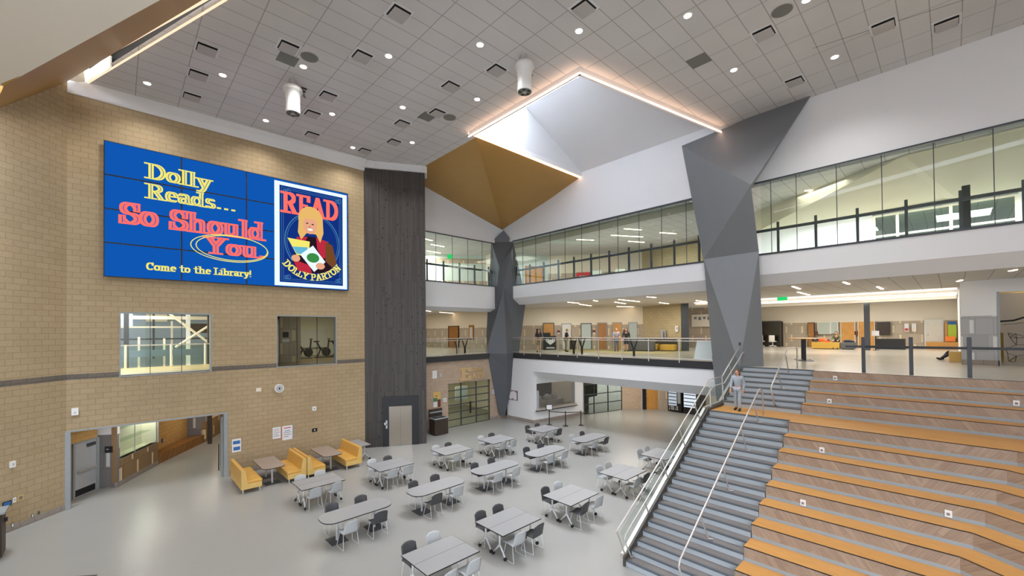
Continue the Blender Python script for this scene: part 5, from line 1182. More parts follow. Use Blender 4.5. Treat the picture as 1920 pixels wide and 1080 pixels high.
# ------------------------------------------------------------------ glazing of the top storey and its black guard rail
def glazing(name, label, pts, z0, z1):
    t = thing(name, label, 'glazing', (pts[0][0],pts[0][1],z0)); org = (pts[0][0],pts[0][1],z0)
    for i,(p, q) in enumerate(zip(pts, pts[1:])): MB().bar(p,q,.014,z0,z1).build('pane','glass',t,org)
    for p in pts[1:-1]: MB().box(p[0]-.012,p[1]-.012,z0,p[0]+.012,p[1]+.012,z1).build('joint','charcoal',t,org)
def guard(label, pts, h=1.42, rz=1.12):
    t = thing('guard_rail', label, 'railing', (pts[0][0],pts[0][1],Z3)); org = (pts[0][0],pts[0][1],Z3)
    for x, y in pts: MB().box(x-.045,y-.045,Z3,x+.045,y+.045,Z3+h).build('post','charcoal',t,org)
    MB().bar(pts[0],pts[-1],.05,Z3+rz-.06,Z3+rz+.06).build('rail','charcoal',t,org)
XG = XR+.06
glazing('glass_wall','frameless glass wall of the top gallery right of the tall column',[(XG,y) for y in (5.75,5.36,4.42,3.07,1.72,.35,-1.02,-2.4,-3.8,-5.2)],9.62,12.82)
glazing('glass_wall','frameless glass wall of the top gallery between the two faceted columns',[(XG,y) for y in (21.6,20.72,19.48,18.17,16.91,15.6,14.31,13.04,11.71,10.41,9.1,8.1)],9.62,12.82)
glazing('glass_wall','frameless glass wall of the top gallery beside the lift tower',[(x,YB+.02) for x in (13.2,13.6,14.89,16.18,17.47,18.74,20.0)],9.58,12.7)
guard('black guard rail behind the glass right of the tall column',[(XR+.35,y) for y in (6.5,5.18,3.82,2.48,1.09,-.27,-1.65,-3.0)])
guard('black guard rail behind the glass between the two faceted columns',[(XR+.35,y) for y in (21.6,20.32,19.01,17.71,16.43,15.11,13.82,12.52,11.16,9.87,8.6)])
guard('black guard rail behind the glass beside the lift tower',[(x,YB+.3) for x in (13.2,14.4,15.66,16.96,18.26,19.56,20.6)])

def wallline(name, A, B, z0, zs, z1, mt_low, mt_up):
    b = MB(); b.bar(A,B,.2,z0,zs,side=1); struct(name, b, mt_low)
    b = MB(); b.bar(A,B,.2,zs,z1,side=1); struct(name+'_upper', b, mt_up)
WA, WB, WC = (24.2,27.4), (31.35,17.45), (30.33,13.8)
dwl = Vector((WB[0]-WA[0],WB[1]-WA[1],0)).normalized(); nwl = Vector((-dwl.y,dwl.x,0))*-1
if nwl.x*1+nwl.y*1 > 0: nwl = -nwl
def onmid(px, py, z, off=.0): return (px+nwl.x*off, py+nwl.y*off, z)
# --- middle storey, centre hall
wallline('wall_hall_mid', WA, WB, Z2, 6.79, 8.3, 'tile_mid', 'cream')
b = MB(); b.bar(WB, WC, .25, Z2, 8.3, side=1); struct('wall_hall_mid_brick', b, 'brick_y')
b = MB(); b.bar((30.3,13.75),(30.5,13.3),.35,Z2,8.3); struct('column_hall_mid', b, 'charcoal')
struct('ceiling_mid', MB().box(21.3,-9,8.23,46,44,8.4).box(13.2,YB+.5,8.23,21.3,44,8.4), 'ceil')
wallline('wall_hall_deep', (38,18.5), (38,11.3), Z2, 6.6, 8.3, 'tile_x', 'tile_x')
plate('mosaic','large pale mosaic artwork on the far tile wall behind the railing','artwork',[(37.75,16.2,6.55),(37.75,13.9,6.55),(37.75,13.9,7.65),(37.75,16.2,7.65)],'cream_light',.05,[('pattern','grey_ink',[(.1+.17*k,.62-.08*(k%2),.2+.17*k,.8) for k in range(5)]+[(.7,.3,.78,.36)]),('pattern','gold',[(.8,.22,.9,.3)])])
plate('wall_artwork','pale panel with figure marks beside the mosaic artwork','artwork',[(37.75,13.6,6.7),(37.75,13.0,6.7),(37.75,13.0,7.6),(37.75,13.6,7.6)],'cream',.05,[('pattern','grey_ink',[(.3,.5,.7,.8),(.2,.1,.8,.3)])])
plate('wall_artwork','pale panel at the column side of the mosaic artwork','artwork',[(37.75,12.6,6.7),(37.75,11.9,6.7),(37.75,11.9,7.7),(37.75,12.6,7.7)],'cream_light',.05)
def mdoor(n, a, c, z1, mat, lab, frame='charcoal'):
    """door or sidelight set on the hall wall between plan points a and c"""
    b = MB(); A = onmid(a[0],a[1],0,.03); C_ = onmid(c[0],c[1],0,.03)
    b.bar(A[:2],C_[:2],.08,Z2,z1+.07); o = struct('door_%d'%n, b, frame, label=lab)
    dv = Vector((c[0]-a[0],c[1]-a[1],0)).normalized()
    A2 = onmid(a[0]+dv.x*.06,a[1]+dv.y*.06,0,.08); C2_ = onmid(c[0]-dv.x*.06,c[1]-dv.y*.06,0,.08)
    MB().bar(A2[:2],C2_[:2],.06,Z2+.01,z1).build('leaf',mat,o)
    if mat in ('oak','oak_dark'):
        p = onmid(c[0]-dv.x*.16,c[1]-dv.y*.16,Z2+1.02,.14); MB().ball(p,.04,8).build('door_handle','steel',o)
mdoor(6,(26.5,24.1),(27.06,23.32),6.93,'oak','honey wood door behind the black stand')
mdoor(7,(27.43,22.81),(27.91,22.13),6.86,'frost_white','white frosted door panel','greyframe')
mdoor(8,(28.36,21.5),(28.88,20.78),6.86,'frost','frosted grey green door panel','charcoal')
mdoor(9,(29.16,20.39),(29.62,19.75),6.9,'oak_dark','brown wood door in the centre hall','greyframe')
mdoor(10,(29.87,19.4),(30.32,18.77),6.9,'oak','honey wood door in the centre hall','greyframe')
mdoor(11,(30.61,18.36),(31.03,17.77),6.88,'frost','frosted panel by the brick wall','greyframe')
for i,(x,y,lab) in enumerate(((27.2,23.12,'left of the frosted doors'),(28.93,20.72,'between the frosted panel and the brown door'),(30.38,18.7,'beside the honey wood door near the brick wall'))):
    p = onmid(x,y,0,.03); q = onmid(x+dwl.x*.24,y+dwl.y*.24,0,.03)
    plate('room_sign','dark room sign on hall tiles '+lab,'sign',[(p[0],p[1],6.05),(q[0],q[1],6.05),(q[0],q[1],6.35),(p[0],p[1],6.35)],'maroon',.02,[('print','paper',[(.1,.0,.9,.35)])])
p = onmid(26.2,24.6,0,.05); q = onmid(26.4,24.3,0,.05)
plate('extinguisher_cabinet','small dark extinguisher cabinet by the corner column','cabinet',[(p[0],p[1],5.9),(q[0],q[1],5.9),(q[0],q[1],6.5),(p[0],p[1],6.5)],'black',.06,[('glass','paper',[(.4,.4,.7,.7)])])
t = thing('wall_mirror_sign','white notice on the brick hall wall near the dark column','sign',(30.4,14.0,6.3)); 
mb = MB(); mb.slab([(30.33,14.25,6.15),(30.26,14.0,6.15),(30.26,14.0,6.6),(30.33,14.25,6.6)],.02); mb.build('sheet','paper',t,(30.4,14.0,6.3)); mb = MB(); mb.slab([(30.32,14.2,6.3),(30.27,14.05,6.3),(30.27,14.05,6.5),(30.32,14.2,6.5)],.03); mb.build('print','grey_ink',t,(30.4,14.0,6.3))
t = thing('fire_cabinet','steel framed extinguisher cabinet on the brick hall wall','cabinet',(30.6,15.2,5.8)); org=(30.6,15.2,5.8)
mb = MB(); mb.slab([(30.62,15.55,5.5),(30.5,15.1,5.5),(30.5,15.1,6.3),(30.62,15.55,6.3)],.05); mb.build('frame','alu',t,org); mb = MB(); mb.slab([(30.6,15.45,5.6),(30.51,15.18,5.6),(30.51,15.18,6.2),(30.6,15.45,6.2)],.07); mb.build('glass','grey_ink',t,org); mb = MB(); mb.slab([(30.57,15.35,5.75),(30.53,15.25,5.75),(30.53,15.25,6.05),(30.57,15.35,6.05)],.09); mb.build('extinguisher','maroon',t,org)
# furniture of the centre hall
def ytable(x, y, n, lab, w=1.1, top='dark_wood'):
    t = thing('high_table', lab, 'table', (x,y,Z2), group='high tables on the gallery'); org = (x,y,Z2); L = .45*(n-1)+.5
    # the top runs along the railing
    ax = (0,1) if abs(x-21.7) < .8 else (1,0)
    P = [(x+sx*(ax[0]*L+ax[1]*.32), y+sy*(ax[1]*L+ax[0]*.32)) for sx,sy in ((-1,-1),(1,-1),(1,1),(-1,1))]
    MB().prism(P,Z2+1.05,Z2+1.09).build('tabletop',top,t,org)
    for k in range(n):
        s = (k-(n-1)/2)*.66; cx_, cy_ = x+ax[0]*s, y+ax[1]*s; mb = MB()
        mb.tube([(cx_,cy_,Z2),(cx_,cy_,Z2+.5)],.07,8)
        for sg in (-1,1): mb.tube([(cx_,cy_,Z2+.42),(cx_+ax[0]*sg*.25,cy_+ax[1]*sg*.25,Z2+1.05)],.045,8)
        mb.build('leg','black',t,org)
ytable(21.75,16.75,2,'dark high table on twin Y legs by the long gallery railing')
ytable(21.75,12.7,1,'glass topped high table on one Y leg by the long gallery railing',top='frost')
ytable(17.3,23.4,2,'dark high table on twin Y legs behind the shorter gallery railing')
t = thing('mascot_stand','black display stand with a white animal head mark','stand',(26.3,23.1,Z2)); o_=(26.3,23.1,Z2)
fx_ = Vector((.58,-.81,0)); fn_ = Vector((-.81,-.58,0))
def mst(u,v,k=0.): p = Vector((26.3,23.1,0))+fx_*u+fn_*k; return (p.x,p.y,Z2+v)
mb = MB(); mb.slab([mst(-.55,0),mst(.45,0),mst(.45,1.15),mst(-.55,1.15)],.3); mb.build('body','black',t,o_); mb = MB(); mb.slab([mst(-.6,1.15),mst(.0,1.15),mst(.0,1.42),mst(-.6,1.42)],.25); mb.build('upper_body','black',t,o_)
mb = MB()
for P in ([(-.2,.95),(-.3,.62),(-.12,.5),(.0,.4),(.12,.5),(.3,.62),(.2,.95),(.1,.8),(-.1,.8)],[(-.35,.95),(-.4,.7),(-.32,.66),(-.28,.9)],[(.35,.95),(.4,.7),(.32,.66),(.28,.9)],[(-.4,.12),(.38,.12),(.3,.2),(-.3,.2)]): mb.face([mst(u,v,.02) for u,v in P])
mb.build('emblem','paper',t,o_); mb = MB()
for P in ([(-.14,.7),(-.04,.66),(-.1,.62)],[(.14,.7),(.04,.66),(.1,.62)]): mb.face([mst(u,v,.03) for u,v in P])
mb.build('emblem_eye','black',t,o_)
def block(name, lab, cat, x, y, sx, sy, h, mat, rz=0., group=None):
    t = thing(name, lab, cat, (x,y,Z2), rz, group); mb = MB(); mb.box(-sx/2,-sy/2,.06,sx/2,sy/2,h); mb.build('cushion',mat,t,bevel=.03); MB().box(-sx/2+.05,-sy/2+.05,0,sx/2-.05,sy/2-.05,.06).build('plinth','black',t); return t
block('lounge_bench','tall grey upholstered bench beside the standing woman','bench',28.3,15.9,.7,1.9,.95,'slate_fab',.3)
block('ottoman','mustard cube ottoman in front of the brick hall wall','ottoman',29.5,14.4,.9,1.0,.48,'ottoman',.2)
block('ottoman','mustard ottoman half hidden behind the dark bench','ottoman',29.6,15.6,.7,.7,.5,'ottoman',.2)
block('lounge_bench','long dark bench back behind the mustard ottomans','bench',30.2,15.1,.4,1.9,.85,'dark_wood',.28)
t = thing('whiteboard','mobile white panel leaning behind the long gallery railing','panel',(21.7,8.6,Z2)); o_=(21.7,8.6,Z2)
mb = MB(); mb.slab([(21.5,9.15,Z2+.05),(21.5,8.25,Z2+.05),(21.7,8.3,Z2+1.0),(21.7,9.05,Z2+1.0)],.03); mb.build('panel','white',t,o_); MB().box(21.6,8.5,Z2,21.9,8.9,Z2+.06).build('foot','alu',t,o_)
t = thing('waste_bin','dark bin beside the frosted doors','bin',(27.6,21.9,Z2)); MB().prism([(27.4,21.8),(27.7,21.6),(27.9,21.9),(27.6,22.1)],Z2,Z2+.7).build('body','dark_wood',t,(27.6,21.9,Z2)); MB().prism([(27.4,21.8),(27.7,21.6),(27.9,21.9),(27.6,22.1)],Z2+.7,Z2+.75).build('lid','black',t,(27.6,21.9,Z2))
# --- middle storey, behind the shorter railing
LA, LB = (24.4,41), (25.6,28.8)
wallline('wall_hall_left', LA, LB, Z2, 6.7, 8.3, 'tile_far', 'cream')
b = MB(); b.bar(LA,(13.2,43.8),.2,Z2,8.3); b.bar((13.2,43.8),(13.2,23.5),.2,Z2,8.3); struct('wall_hall_left_side', b, 'cream')
ld = Vector((LB[0]-LA[0],LB[1]-LA[1],0)).normalized()
def lpt(s, off=.03): n = Vector((ld.y,-ld.x,0)); n = n if n.x < 0 else -n; return (LA[0]+ld.x*s+n.x*off, LA[1]+ld.y*s+n.y*off)
b = MB(); b.bar(lpt(5.2),lpt(6.85),.08,Z2,6.92); o = struct('door_12', b, 'dark_wood', label='brown wood door behind the shorter gallery railing'); MB().bar(lpt(5.4,.08),lpt(6.75,.08),.05,Z2,6.85).build('leaf','oak_dark',o)
b = MB(); b.bar(lpt(8.3),lpt(9.0),.08,5.5,6.95); o = struct('window_3', b, 'oak_dark', label='narrow wood framed window beside the brown door'); MB().bar(lpt(8.45,.08),lpt(8.85,.08),.05,5.7,6.75).build('pane','frost_white',o)
# --- middle storey, far right hall
wallline('wall_hall_far', (43.4,13.5), (43.4,-2.5), Z2, 6.8, 8.3, 'tile_far', 'cream_light')
b = MB(); b.bar((38.1,11.3),(43.4,12.6),.2,Z2,8.3); struct('wall_hall_far_side', b, 'cream_light')
def far(n, y0, y1, z0, z1, mat, lab, frame='cream_light', kind='door'):
    b = MB(); b.box(43.1,y0-.05,z0,43.2,y1+.05,z1+.06); o = struct('%s_%d' % (kind, n), b, frame, label=lab); MB().box(43.06,y0,z0+.02,43.1,y1,z1).build('leaf' if kind == 'door' else 'pane',mat,o)
    if kind == 'door': MB().ball((43.03,y1-.12,z0+1.02),.05,8).build('door_handle','steel',o)
far(13,5.4,6.25,Z2,6.78,'oak','honey wood door left of the dark post in the far hall')
far(14,4.2,5.15,Z2,6.8,'oak','honey wood door beside the dark post in the far hall')
far(15,8.1,8.5,Z2,6.75,'oak_dark','narrow brown door at the left of the far hall','dark_wood')
far(4,7.0,7.8,5.8,6.8,'frost','frosted window left of the half shaded window in the far hall',kind='window')
far(5,6.5,6.9,5.85,6.8,'frost','half shaded window in the far hall','white','window')
far(6,3.3,4.0,5.75,6.7,'dark_wood','dark screen like window right of the post in the far hall','charcoal','window')
far(16,.45,1.35,Z2,6.8,'frost_white','bright glass door near the right of the far hall','white')
for i,y in enumerate((7.9,5.3,4.08)):
    plate('room_sign','small dark room sign in the far hall, %s from the left' % ORD[i],'sign',[(43.1,y+.12,5.75),(43.1,y-.12,5.75),(43.1,y-.12,6.05),(43.1,y+.12,6.05)],'maroon',.04)
for i,(y,c) in enumerate(((2.35,'red_ink'),(1.95,'cream'))): plate('paper_notice',('red and white notice on the far hall tiles','cream notice on the far hall tiles')[i],'poster',[(43.1,y+.12,6.0),(43.1,y-.12,6.0),(43.1,y-.12,6.6),(43.1,y+.12,6.6)],'paper',.03,[('print',c,[(.1,.1,.9,.4)])])
plate('banner','green and blue hanging banner at the right of the far hall','banner',[(43.0,.2,5.5),(43.0,-.22,5.5),(43.0,-.22,6.7),(43.0,.2,6.7)],'lime',.02,[('header','blue_ink',[(0,.82,1,1)])])
plate('poster','orange poster beside the hanging banner','poster',[(43.0,.36,5.6),(43.0,.22,5.6),(43.0,.22,6.6),(43.0,.36,6.6)],'oak',.02)
tag(MB().box(42.4,-.15,5.3,42.8,.35,5.65).build('orange_box','s_red',org=(42.6,.1,5.3)),'orange box below the hanging banner','box')
M['orange_paint'] = plain('orange paint',(244,132,48),.5); bpy.data.objects['orange_box'].data.materials[0] = M['orange_paint']
tag(MB().box(42.2,-.5,Z2,43.0,1.3,5.25).build('low_counter','oak',org=(42.6,.4,Z2)),'low wood counter below the hanging banner','counter')
t = thing('glass_room','smoked glass office box at the left of the far hall','glass room',(42.5,11,Z2)); o_=(42.5,11,Z2)
MB().box(43.0,10.35,Z2,43.1,12.2,6.95).build('back_panel','dark_wood',t,o_); MB().box(42.0,10.3,Z2,42.02,12.3,6.95).build('front_glass','glass_dark',t,o_); mb = MB(); mb.box(41.97,10.25,Z2,42.05,10.32,7.0); mb.box(41.97,10.25,6.93,42.05,12.3,7.0); mb.build('frame','charcoal',t,o_)
for i,y in enumerate((10.8,11.7)):
    t = thing('lounge_chair','pale mesh office chair in the smoked glass room, %s one' % ('right','left')[i],'chair',(41.6,y,Z2),pi*.5,group='office chairs'); mb = MB(); mb.box(-.25,-.25,.42,.25,.25,.5); mb.build('seat','plastic_white',t,bevel=.03); mb = MB(); mb.box(-.22,.2,.5,.22,.26,1.0); mb.build('backrest','plastic_white',t,bevel=.03); mb = MB(); mb.cyl((0,0),.04,.08,.42,8); mb.build('stem','alu',t)
    mb = MB()
    for k in range(5): mb.tube([(0,0,.1),(.3*cos(k*1.257),.3*sin(k*1.257),.05)],.03,6)
    mb.build('base','plastic_white',t)
b = MB(); b.box(38.1,3.95,Z2,38.4,4.25,8.25); struct('column_far_post', b, 'charcoal')
t = thing('sign_stand','small white sign stand beside the dark post','stand',(38.6,3.7,Z2)); MB().cyl((38.6,3.7),.03,Z2,Z2+1.0,8).build('pole','black',t,(38.6,3.7,Z2)); MB().box(38.58,3.5,Z2+1.0,38.6,3.9,Z2+1.35).build('sheet','paper',t,(38.6,3.7,Z2)); MB().cyl((38.6,3.7),.18,Z2,Z2+.03,12).build('base','black',t,(38.6,3.7,Z2))
tag(MB().box(40.3,2.3,Z2,41.0,3.9,5.5).build('dark_bench','black',org=(40.6,3.1,Z2)),'low black cabinet right of the dark post','cabinet')
t = thing('lounge_ottoman','long mustard bench where two people lie in the far hall','bench',(38.9,6.3,Z2)); o_=(38.9,6.3,Z2); MB().box(38.5,5.7,Z2+.04,39.3,7.4,Z2+.52).build('cushion','ottoman',t,o_,bevel=.03); MB().box(38.6,5.8,Z2,39.2,7.3,Z2+.05).build('plinth','black',t,o_)
t = thing('lounge_ottoman','grey bench end beside the mustard bench in the far hall','bench',(38.9,5.2,Z2)); o_=(38.9,5.2,Z2); MB().box(38.5,4.85,Z2+.04,39.3,5.66,Z2+.52).build('cushion','slate_fab',t,o_,bevel=.03); MB().box(38.6,4.95,Z2,39.2,5.6,Z2+.05).build('plinth','black',t,o_)
t = thing('high_table','round edged bar table on a dark pedestal at the stair head','table',(24.3,4.9,Z2)); o_=(24.3,4.9,Z2)
MB().box(23.7,4.45,Z2+1.06,25.6,5.6,Z2+1.1).build('tabletop','oak',t,o_,bevel=.015)
for x,y in ((24.3,4.95),(25.1,5.2)): 
    p = MB().cyl((x,y),.06,Z2+.02,Z2+1.06,10).build('pedestal','black',t,o_); MB().cyl((x,y),.36,Z2,Z2+.025,20).build('base_plate','charcoal',p,o_)
b = MB(); b.box(25.9,-1.28,Z2,26.2,-.26,6.76); struct('wall_pier_tile', b, 'tile_grey'); 
b = MB(); b.box(25.9,-1.28,6.76,26.2,-.26,8.3); b.box(25.9,-9,7.7,26.2,-1.28,8.3); b.box(30,-.5,Z2,43.4,-.28,8.3); struct('wall_pier', b, 'white')
b = MB(); b.box(25.86,-1.3,Z2,25.9,-.25,Z2+.2); struct('baseboard_pier', b, 'basegrey'); b = MB(); b.box(25.86,-1.34,Z2,26.0,-1.27,7.72); struct('trim_11', b, 'greyframe')
t = thing('patterned_glass','brown glass partition with black web pattern right of the tiled pier','partition',(25.95,-2.5,Z2)); o_=(25.95,-2.5,Z2)
MB().box(26.05,-4.5,Z2,26.08,-1.34,7.65).build('pane','glass_dark',t,o_); mb = MB(); random.seed(3)
NP = [(-1.5-.28*i+random.uniform(-.1,.1), 4.9+.3*j+random.uniform(-.1,.1)) for i in range(5) for j in range(6)]
for i,p in enumerate(NP):
    for q in NP[i+1:]:
        if hypot(p[0]-q[0],p[1]-q[1]) < .36: mb.tube([(26.04,p[0],p[1]),(26.04,q[0],q[1])],.008,4)
mb.build('web_pattern','black',t,o_); mb = MB(); mb.tube([(26.03,-1.34,6.52),(26.03,-1.7,6.55),(26.03,-2.0,6.68),(26.03,-3,6.72)],.04,6); mb.build('black_swoosh','black',t,o_)
b = MB(); b.box(28.5,-6,Z2,28.7,-.6,8.2); struct('wall_behind_pattern', b, 'vinyl_pale')
# bright cove in the far hall
b = MB(); b.box(32.9,-.2,8.1,33.05,12.4,8.16); b.box(29.95,-.2,8.05,30.2,12.6,8.2); b.box(36.1,-.2,8.0,36.4,12,8.2); struct('trim_13', b, 'cream_light')
t = thing('cove_light','long bright ceiling cove light in the far hall, upper line','ceiling light',(30,6,8.2)); o_=(30,6,8.2); MB().box(29.6,-.2,8.16,29.9,12.5,8.2).build('lens','cove',t,o_)
t = thing('cove_light','broad bright ceiling cove light in the far hall, lower line','ceiling light',(34,6,8.2)); o_=(34,6,8.2); MB().prism([(31.2,-.2),(36.0,-.2),(36.0,4),(34.5,12.4),(31.2,12.4)],8.17,8.2).build('lens','cove',t,o_)
t = thing('cove_light','bright ceiling strip deepest in the far hall','ceiling light',(40,1,8.2)); o_=(40,1,8.2); MB().box(39.0,-.2,8.17,39.6,3.6,8.2).build('lens','cove',t,o_)
# --- linear lights of the middle storey (z of the ceiling) and exit signs
LL = [((21.75,17.5),(23.2,17.75),'first by the corner column'),((24.2,18.4),(26.5,19.1),'second from the corner column, deeper in'),((24.4,15.6),(26.5,16.1),'over the centre of the centre hall'),((28.9,18.3),(30.7,17.9),'deepest by the frosted panel'),
      ((22.5,14.1),(25.35,14.35),'long one over the honey wood door'),((27.5,14.0),(29.2,14.2),'in front of the brick hall wall'),((22.1,12.0),(22.9,11.9),'short one near the railing'),((27.6,11.5),(29.2,11.55),'by the mosaic wall'),((21.9,15.55),(22.6,15.8),'short one by the railing posts'),
      ((22.5,33.8),(24.9,35.0),'behind the shorter gallery railing'),((19.9,32.1),(20.9,32.9),'behind the shorter gallery railing by the tower'),((22.1,4.9),(23.8,5.0),'first right of the tall column'),((25.8,5.5),(28.6,5.55),'second right of the tall column'),((21.8,3.04),(23.0,3.04),'third right of the tall column'),((25.6,2.34),(27.4,2.32),'fourth right of the tall column'),((24.9,-.3),(25.4,-.2),'above the tiled pier'),((21.9,-1.5),(22.2,-1.4),'at the right edge of the middle storey')]
for a, c, lab in LL:
    t = thing('linear_light','slim linear ceiling light of the middle storey, '+lab,'ceiling light',(a[0],a[1],8.22),group='linear lights of the middle storey'); o_=(a[0],a[1],8.22)
    MB().bar(a,c,.1,8.2,8.225).build('lens','linear',t,o_); MB().bar(a,c,.13,8.215,8.232).build('housing','white_metal',t,o_)
for x, y, e_ in ((23.5,17.5,130),(27,16.5,190),(24.5,13,120),(28,13.5,100),(25,21,130),(34,13,140),(17,27,160),(20.5,31,200),(21,37,150),(23,4,90),(27,3,110),(23,-2.5,60),(33,6,220),(39,5,300),(39,8.5,160),(38,1,150),(27.3,-3,60)):
    lamp('hall_ceiling_lamp','AREA',(x,y,8.12),e_*LK,(1,.95,.85),2.2)
tag(MB().box(28.0,6.5,7.95,28.05,7.0,8.15).build('exit_sign','exit',org=(28,6.7,8.0)),'green exit sign under the middle storey ceiling right of the tall column','exit sign')
# ------------------------------------------------------------------ top storey interiors
ZT = 12.72
struct('ceiling_top', MB().box(20.95,-9,ZT,46,44,ZT+.15).box(13.2,YB+.26,ZT,20.95,44,ZT+.15), 'ceil')
b = MB(); b.box(20.96,7.3,ZT-.1,22.1,24,ZT-.01); struct('ceiling_top_strip', b, 'strip_grey')
b = MB(); b.prism([(22.3,20.5),(25.6,18.2),(25.9,17.2),(22.3,19.2)],ZT-.03,ZT-.005); struct('ceiling_top_well', b, 'mint')
wallline('wall_top_mid', (24.2,27.4), (31.35,17.45), Z3, 11.2, ZT, 'tile_mid', 'cream')
b = MB(); b.bar((31.35,17.45),(29.6,11.8),.25,Z3,ZT,side=1); struct('wall_top_brick', b, 'brick_y'); b = MB(); b.bar((29.5,11.6),(29.7,11.3),.3,Z3,ZT); struct('column_top', b, 'charcoal')
b = MB(); b.bar((22.3,24.85),(26.8,23.7),.2,Z3,ZT,side=1); struct('wall_top_mint', b, 'mint')
b = MB(); b.bar((24.55,24.22),(26.2,23.8),.08,Z3,11.72); o = struct('door_17', b, 'oak_dark', label='honey wood door of the top gallery by the corner column'); MB().bar((24.65,24.14),(26.1,23.77),.05,Z3,11.62).build('leaf','oak',o)
plate('poster','pink poster on the top gallery tiles','poster',[onmid(28.1,21.7,10.0,.05),onmid(28.9,20.6,10.0,.05),onmid(28.9,20.6,11.2,.05),onmid(28.1,21.7,11.2,.05)],'red_ink',.02,[('print','paper',[(.1,.2,.3,.3),(.4,.5,.8,.56),(.2,.7,.7,.76)])])
t = thing('piano','dark covered piano behind the top guard rail','piano',(28.2,16.8,Z3)); o_=(28.2,16.8,Z3); MB().prism([(27.2,17.6),(28.6,15.6),(29.3,16.0),(27.9,18.0)],Z3+.5,Z3+1.1).build('body','black',t,o_); MB().prism([(27.4,17.6),(28.6,15.8),(28.9,16.0),(27.7,17.8)],Z3,Z3+.5).build('stand','black',t,o_)
for i,(x,y) in enumerate(((26.6,18.6),(27.3,17.0))):
    t = thing('display_board',('frosted display board left of the piano','frosted display board right of the piano')[i],'board',(x,y,Z3)); MB().bar((x-.2,y+.3),(x+.2,y-.3),.04,Z3+.7,Z3+1.3).build('board','frost',t,(x,y,Z3)); MB().cyl((x,y),.03,Z3,Z3+.7,8).build('pole','charcoal',t,(x,y,Z3))
# right part: pale tile strip, tan sloping soffit, bright day lit rooms beyond
b = MB(); b.slab([(25.2,7.3,ZT-.01),(21.2,1.1,ZT-.01),(20.98,-3,ZT-.01),(20.98,-9,ZT-.01),(24.2,-9,11.45),(24.1,-.2,11.45),(24.9,7.3,11.45)],.05); struct('ceiling_top_soffit', b, 'tan')
b = MB(); b.bar((22.2,7.4),(24.4,7.4),.15,Z3,ZT); struct('wall_top_end', b, 'tan')
b = MB(); b.box(29.9,2.9,Z3,30.1,9.5,ZT); b.box(29.9,-9,Z3,30.1,-2.2,ZT); b.box(24.9,8.8,Z3,30,9,ZT); struct('wall_top_bright', b, 'white')
b = MB()
for y in (2.84,1.9,-.05,-2.14): b.box(29.96,y-.06,Z3,30.04,y+.06,12.4)
for z in (Z3+.05,11.2,12.3): b.box(29.95,-2.2,z,30.05,2.9,z+.1)
o = struct('window_7', b, 'cream_light', label='wide framed window of the bright top room'); MB().box(29.99,-2.2,Z3,30.0,2.9,12.3).build('pane','glass_green',o)
b = MB(); b.box(33,-3,Z3,33.2,4,10.7); struct('wall_top_outer', b, 'mint')
b = MB(); b.box(23.0,-.55,Z3,23.22,-.33,11.6); struct('column_top_post', b, 'fascia')
t = thing('round_table','tan round table in the bright top room','table',(22.9,2.1,Z3)); MB().cyl((22.9,2.1),.7,Z3+.15,Z3+.2,24).build('tabletop','oak',t,(22.9,2.1,Z3)); MB().cyl((22.9,2.1),.1,Z3,Z3+.15,12).build('pedestal','charcoal',t,(22.9,2.1,Z3))
plate('lime_panel','lime green panel low on the bright top wall','panel',[(29.85,5.55,Z3+.1),(29.85,5.0,Z3+.1),(29.85,5.0,Z3+1.0),(29.85,5.55,Z3+1.0)],'lime',.03)
TL = [((23.4,18.0),(24.5,17.35),'by the corner column'),((24.1,15.65),(26.2,14.5),'long one in the middle'),((23.2,14.1),(24.3,13.55),'nearest the glass'),((26.7,15.9),(27.9,15.35),'deepest in the centre'),((25.9,13.1),(27.0,12.55),'by the brick wall'),((15.2,24.7),(16.0,24.9),'first beside the lift tower'),((16.6,26.0),(17.8,26.1),'second beside the lift tower'),((17.7,28.3),(19.0,28.4),'third beside the lift tower'),((23.2,4.6),(23.4,4.1),'short one right of the tall column')]
for a, c, lab in TL:
    t = thing('linear_light','slim linear ceiling light of the top storey, '+lab,'ceiling light',(a[0],a[1],ZT-.01),group='linear lights of the top storey'); o_=(a[0],a[1],ZT-.01)
    MB().bar(a,c,.1,ZT-.03,ZT-.008).build('lens','linear',t,o_); MB().bar(a,c,.13,ZT-.012,ZT+.0).build('housing','white_metal',t,o_)
for x, y, e_ in ((24.5,17,120),(27,14.5,110),(24,13,90),(16,25.5,110),(18,28.5,120),(24,21.5,70),(23,4,35),(27,4,600),(27,-.5,600),(22.3,-4,40)):
    lamp('top_lamp_and_daylight','AREA',(x,y,ZT-.12 if x != 27 else 12.3),e_*LK*TK,(1,.97,.9) if x != 27 else (.96,1,1),2.0)  # strongest pair added to stand in for window daylight in the bright room
tag(MB().box(18.4,26.5,11.95,18.8,26.55,12.3).build('exit_sign','exit',org=(18.6,26.5,12)),'green exit sign in the top gallery beside the lift tower','exit sign')
b = MB(); b.bar((13.2,33),(22.8,27),.2,Z3,ZT); struct('wall_top_left', b, 'mint'); b = MB(); b.bar((13.2,32.9),(22.7,26.95),.1,ZT-.7,ZT-.3); b.bar((19.5,28.7),(22.7,26.7),.1,Z3,Z3+.95); struct('wall_top_left_tile', b, 'tile_mid')
b = MB(); b.bar((22.7,27),(22.3,24.9),.2,Z3,ZT); struct('wall_top_left_end', b, 'cream')
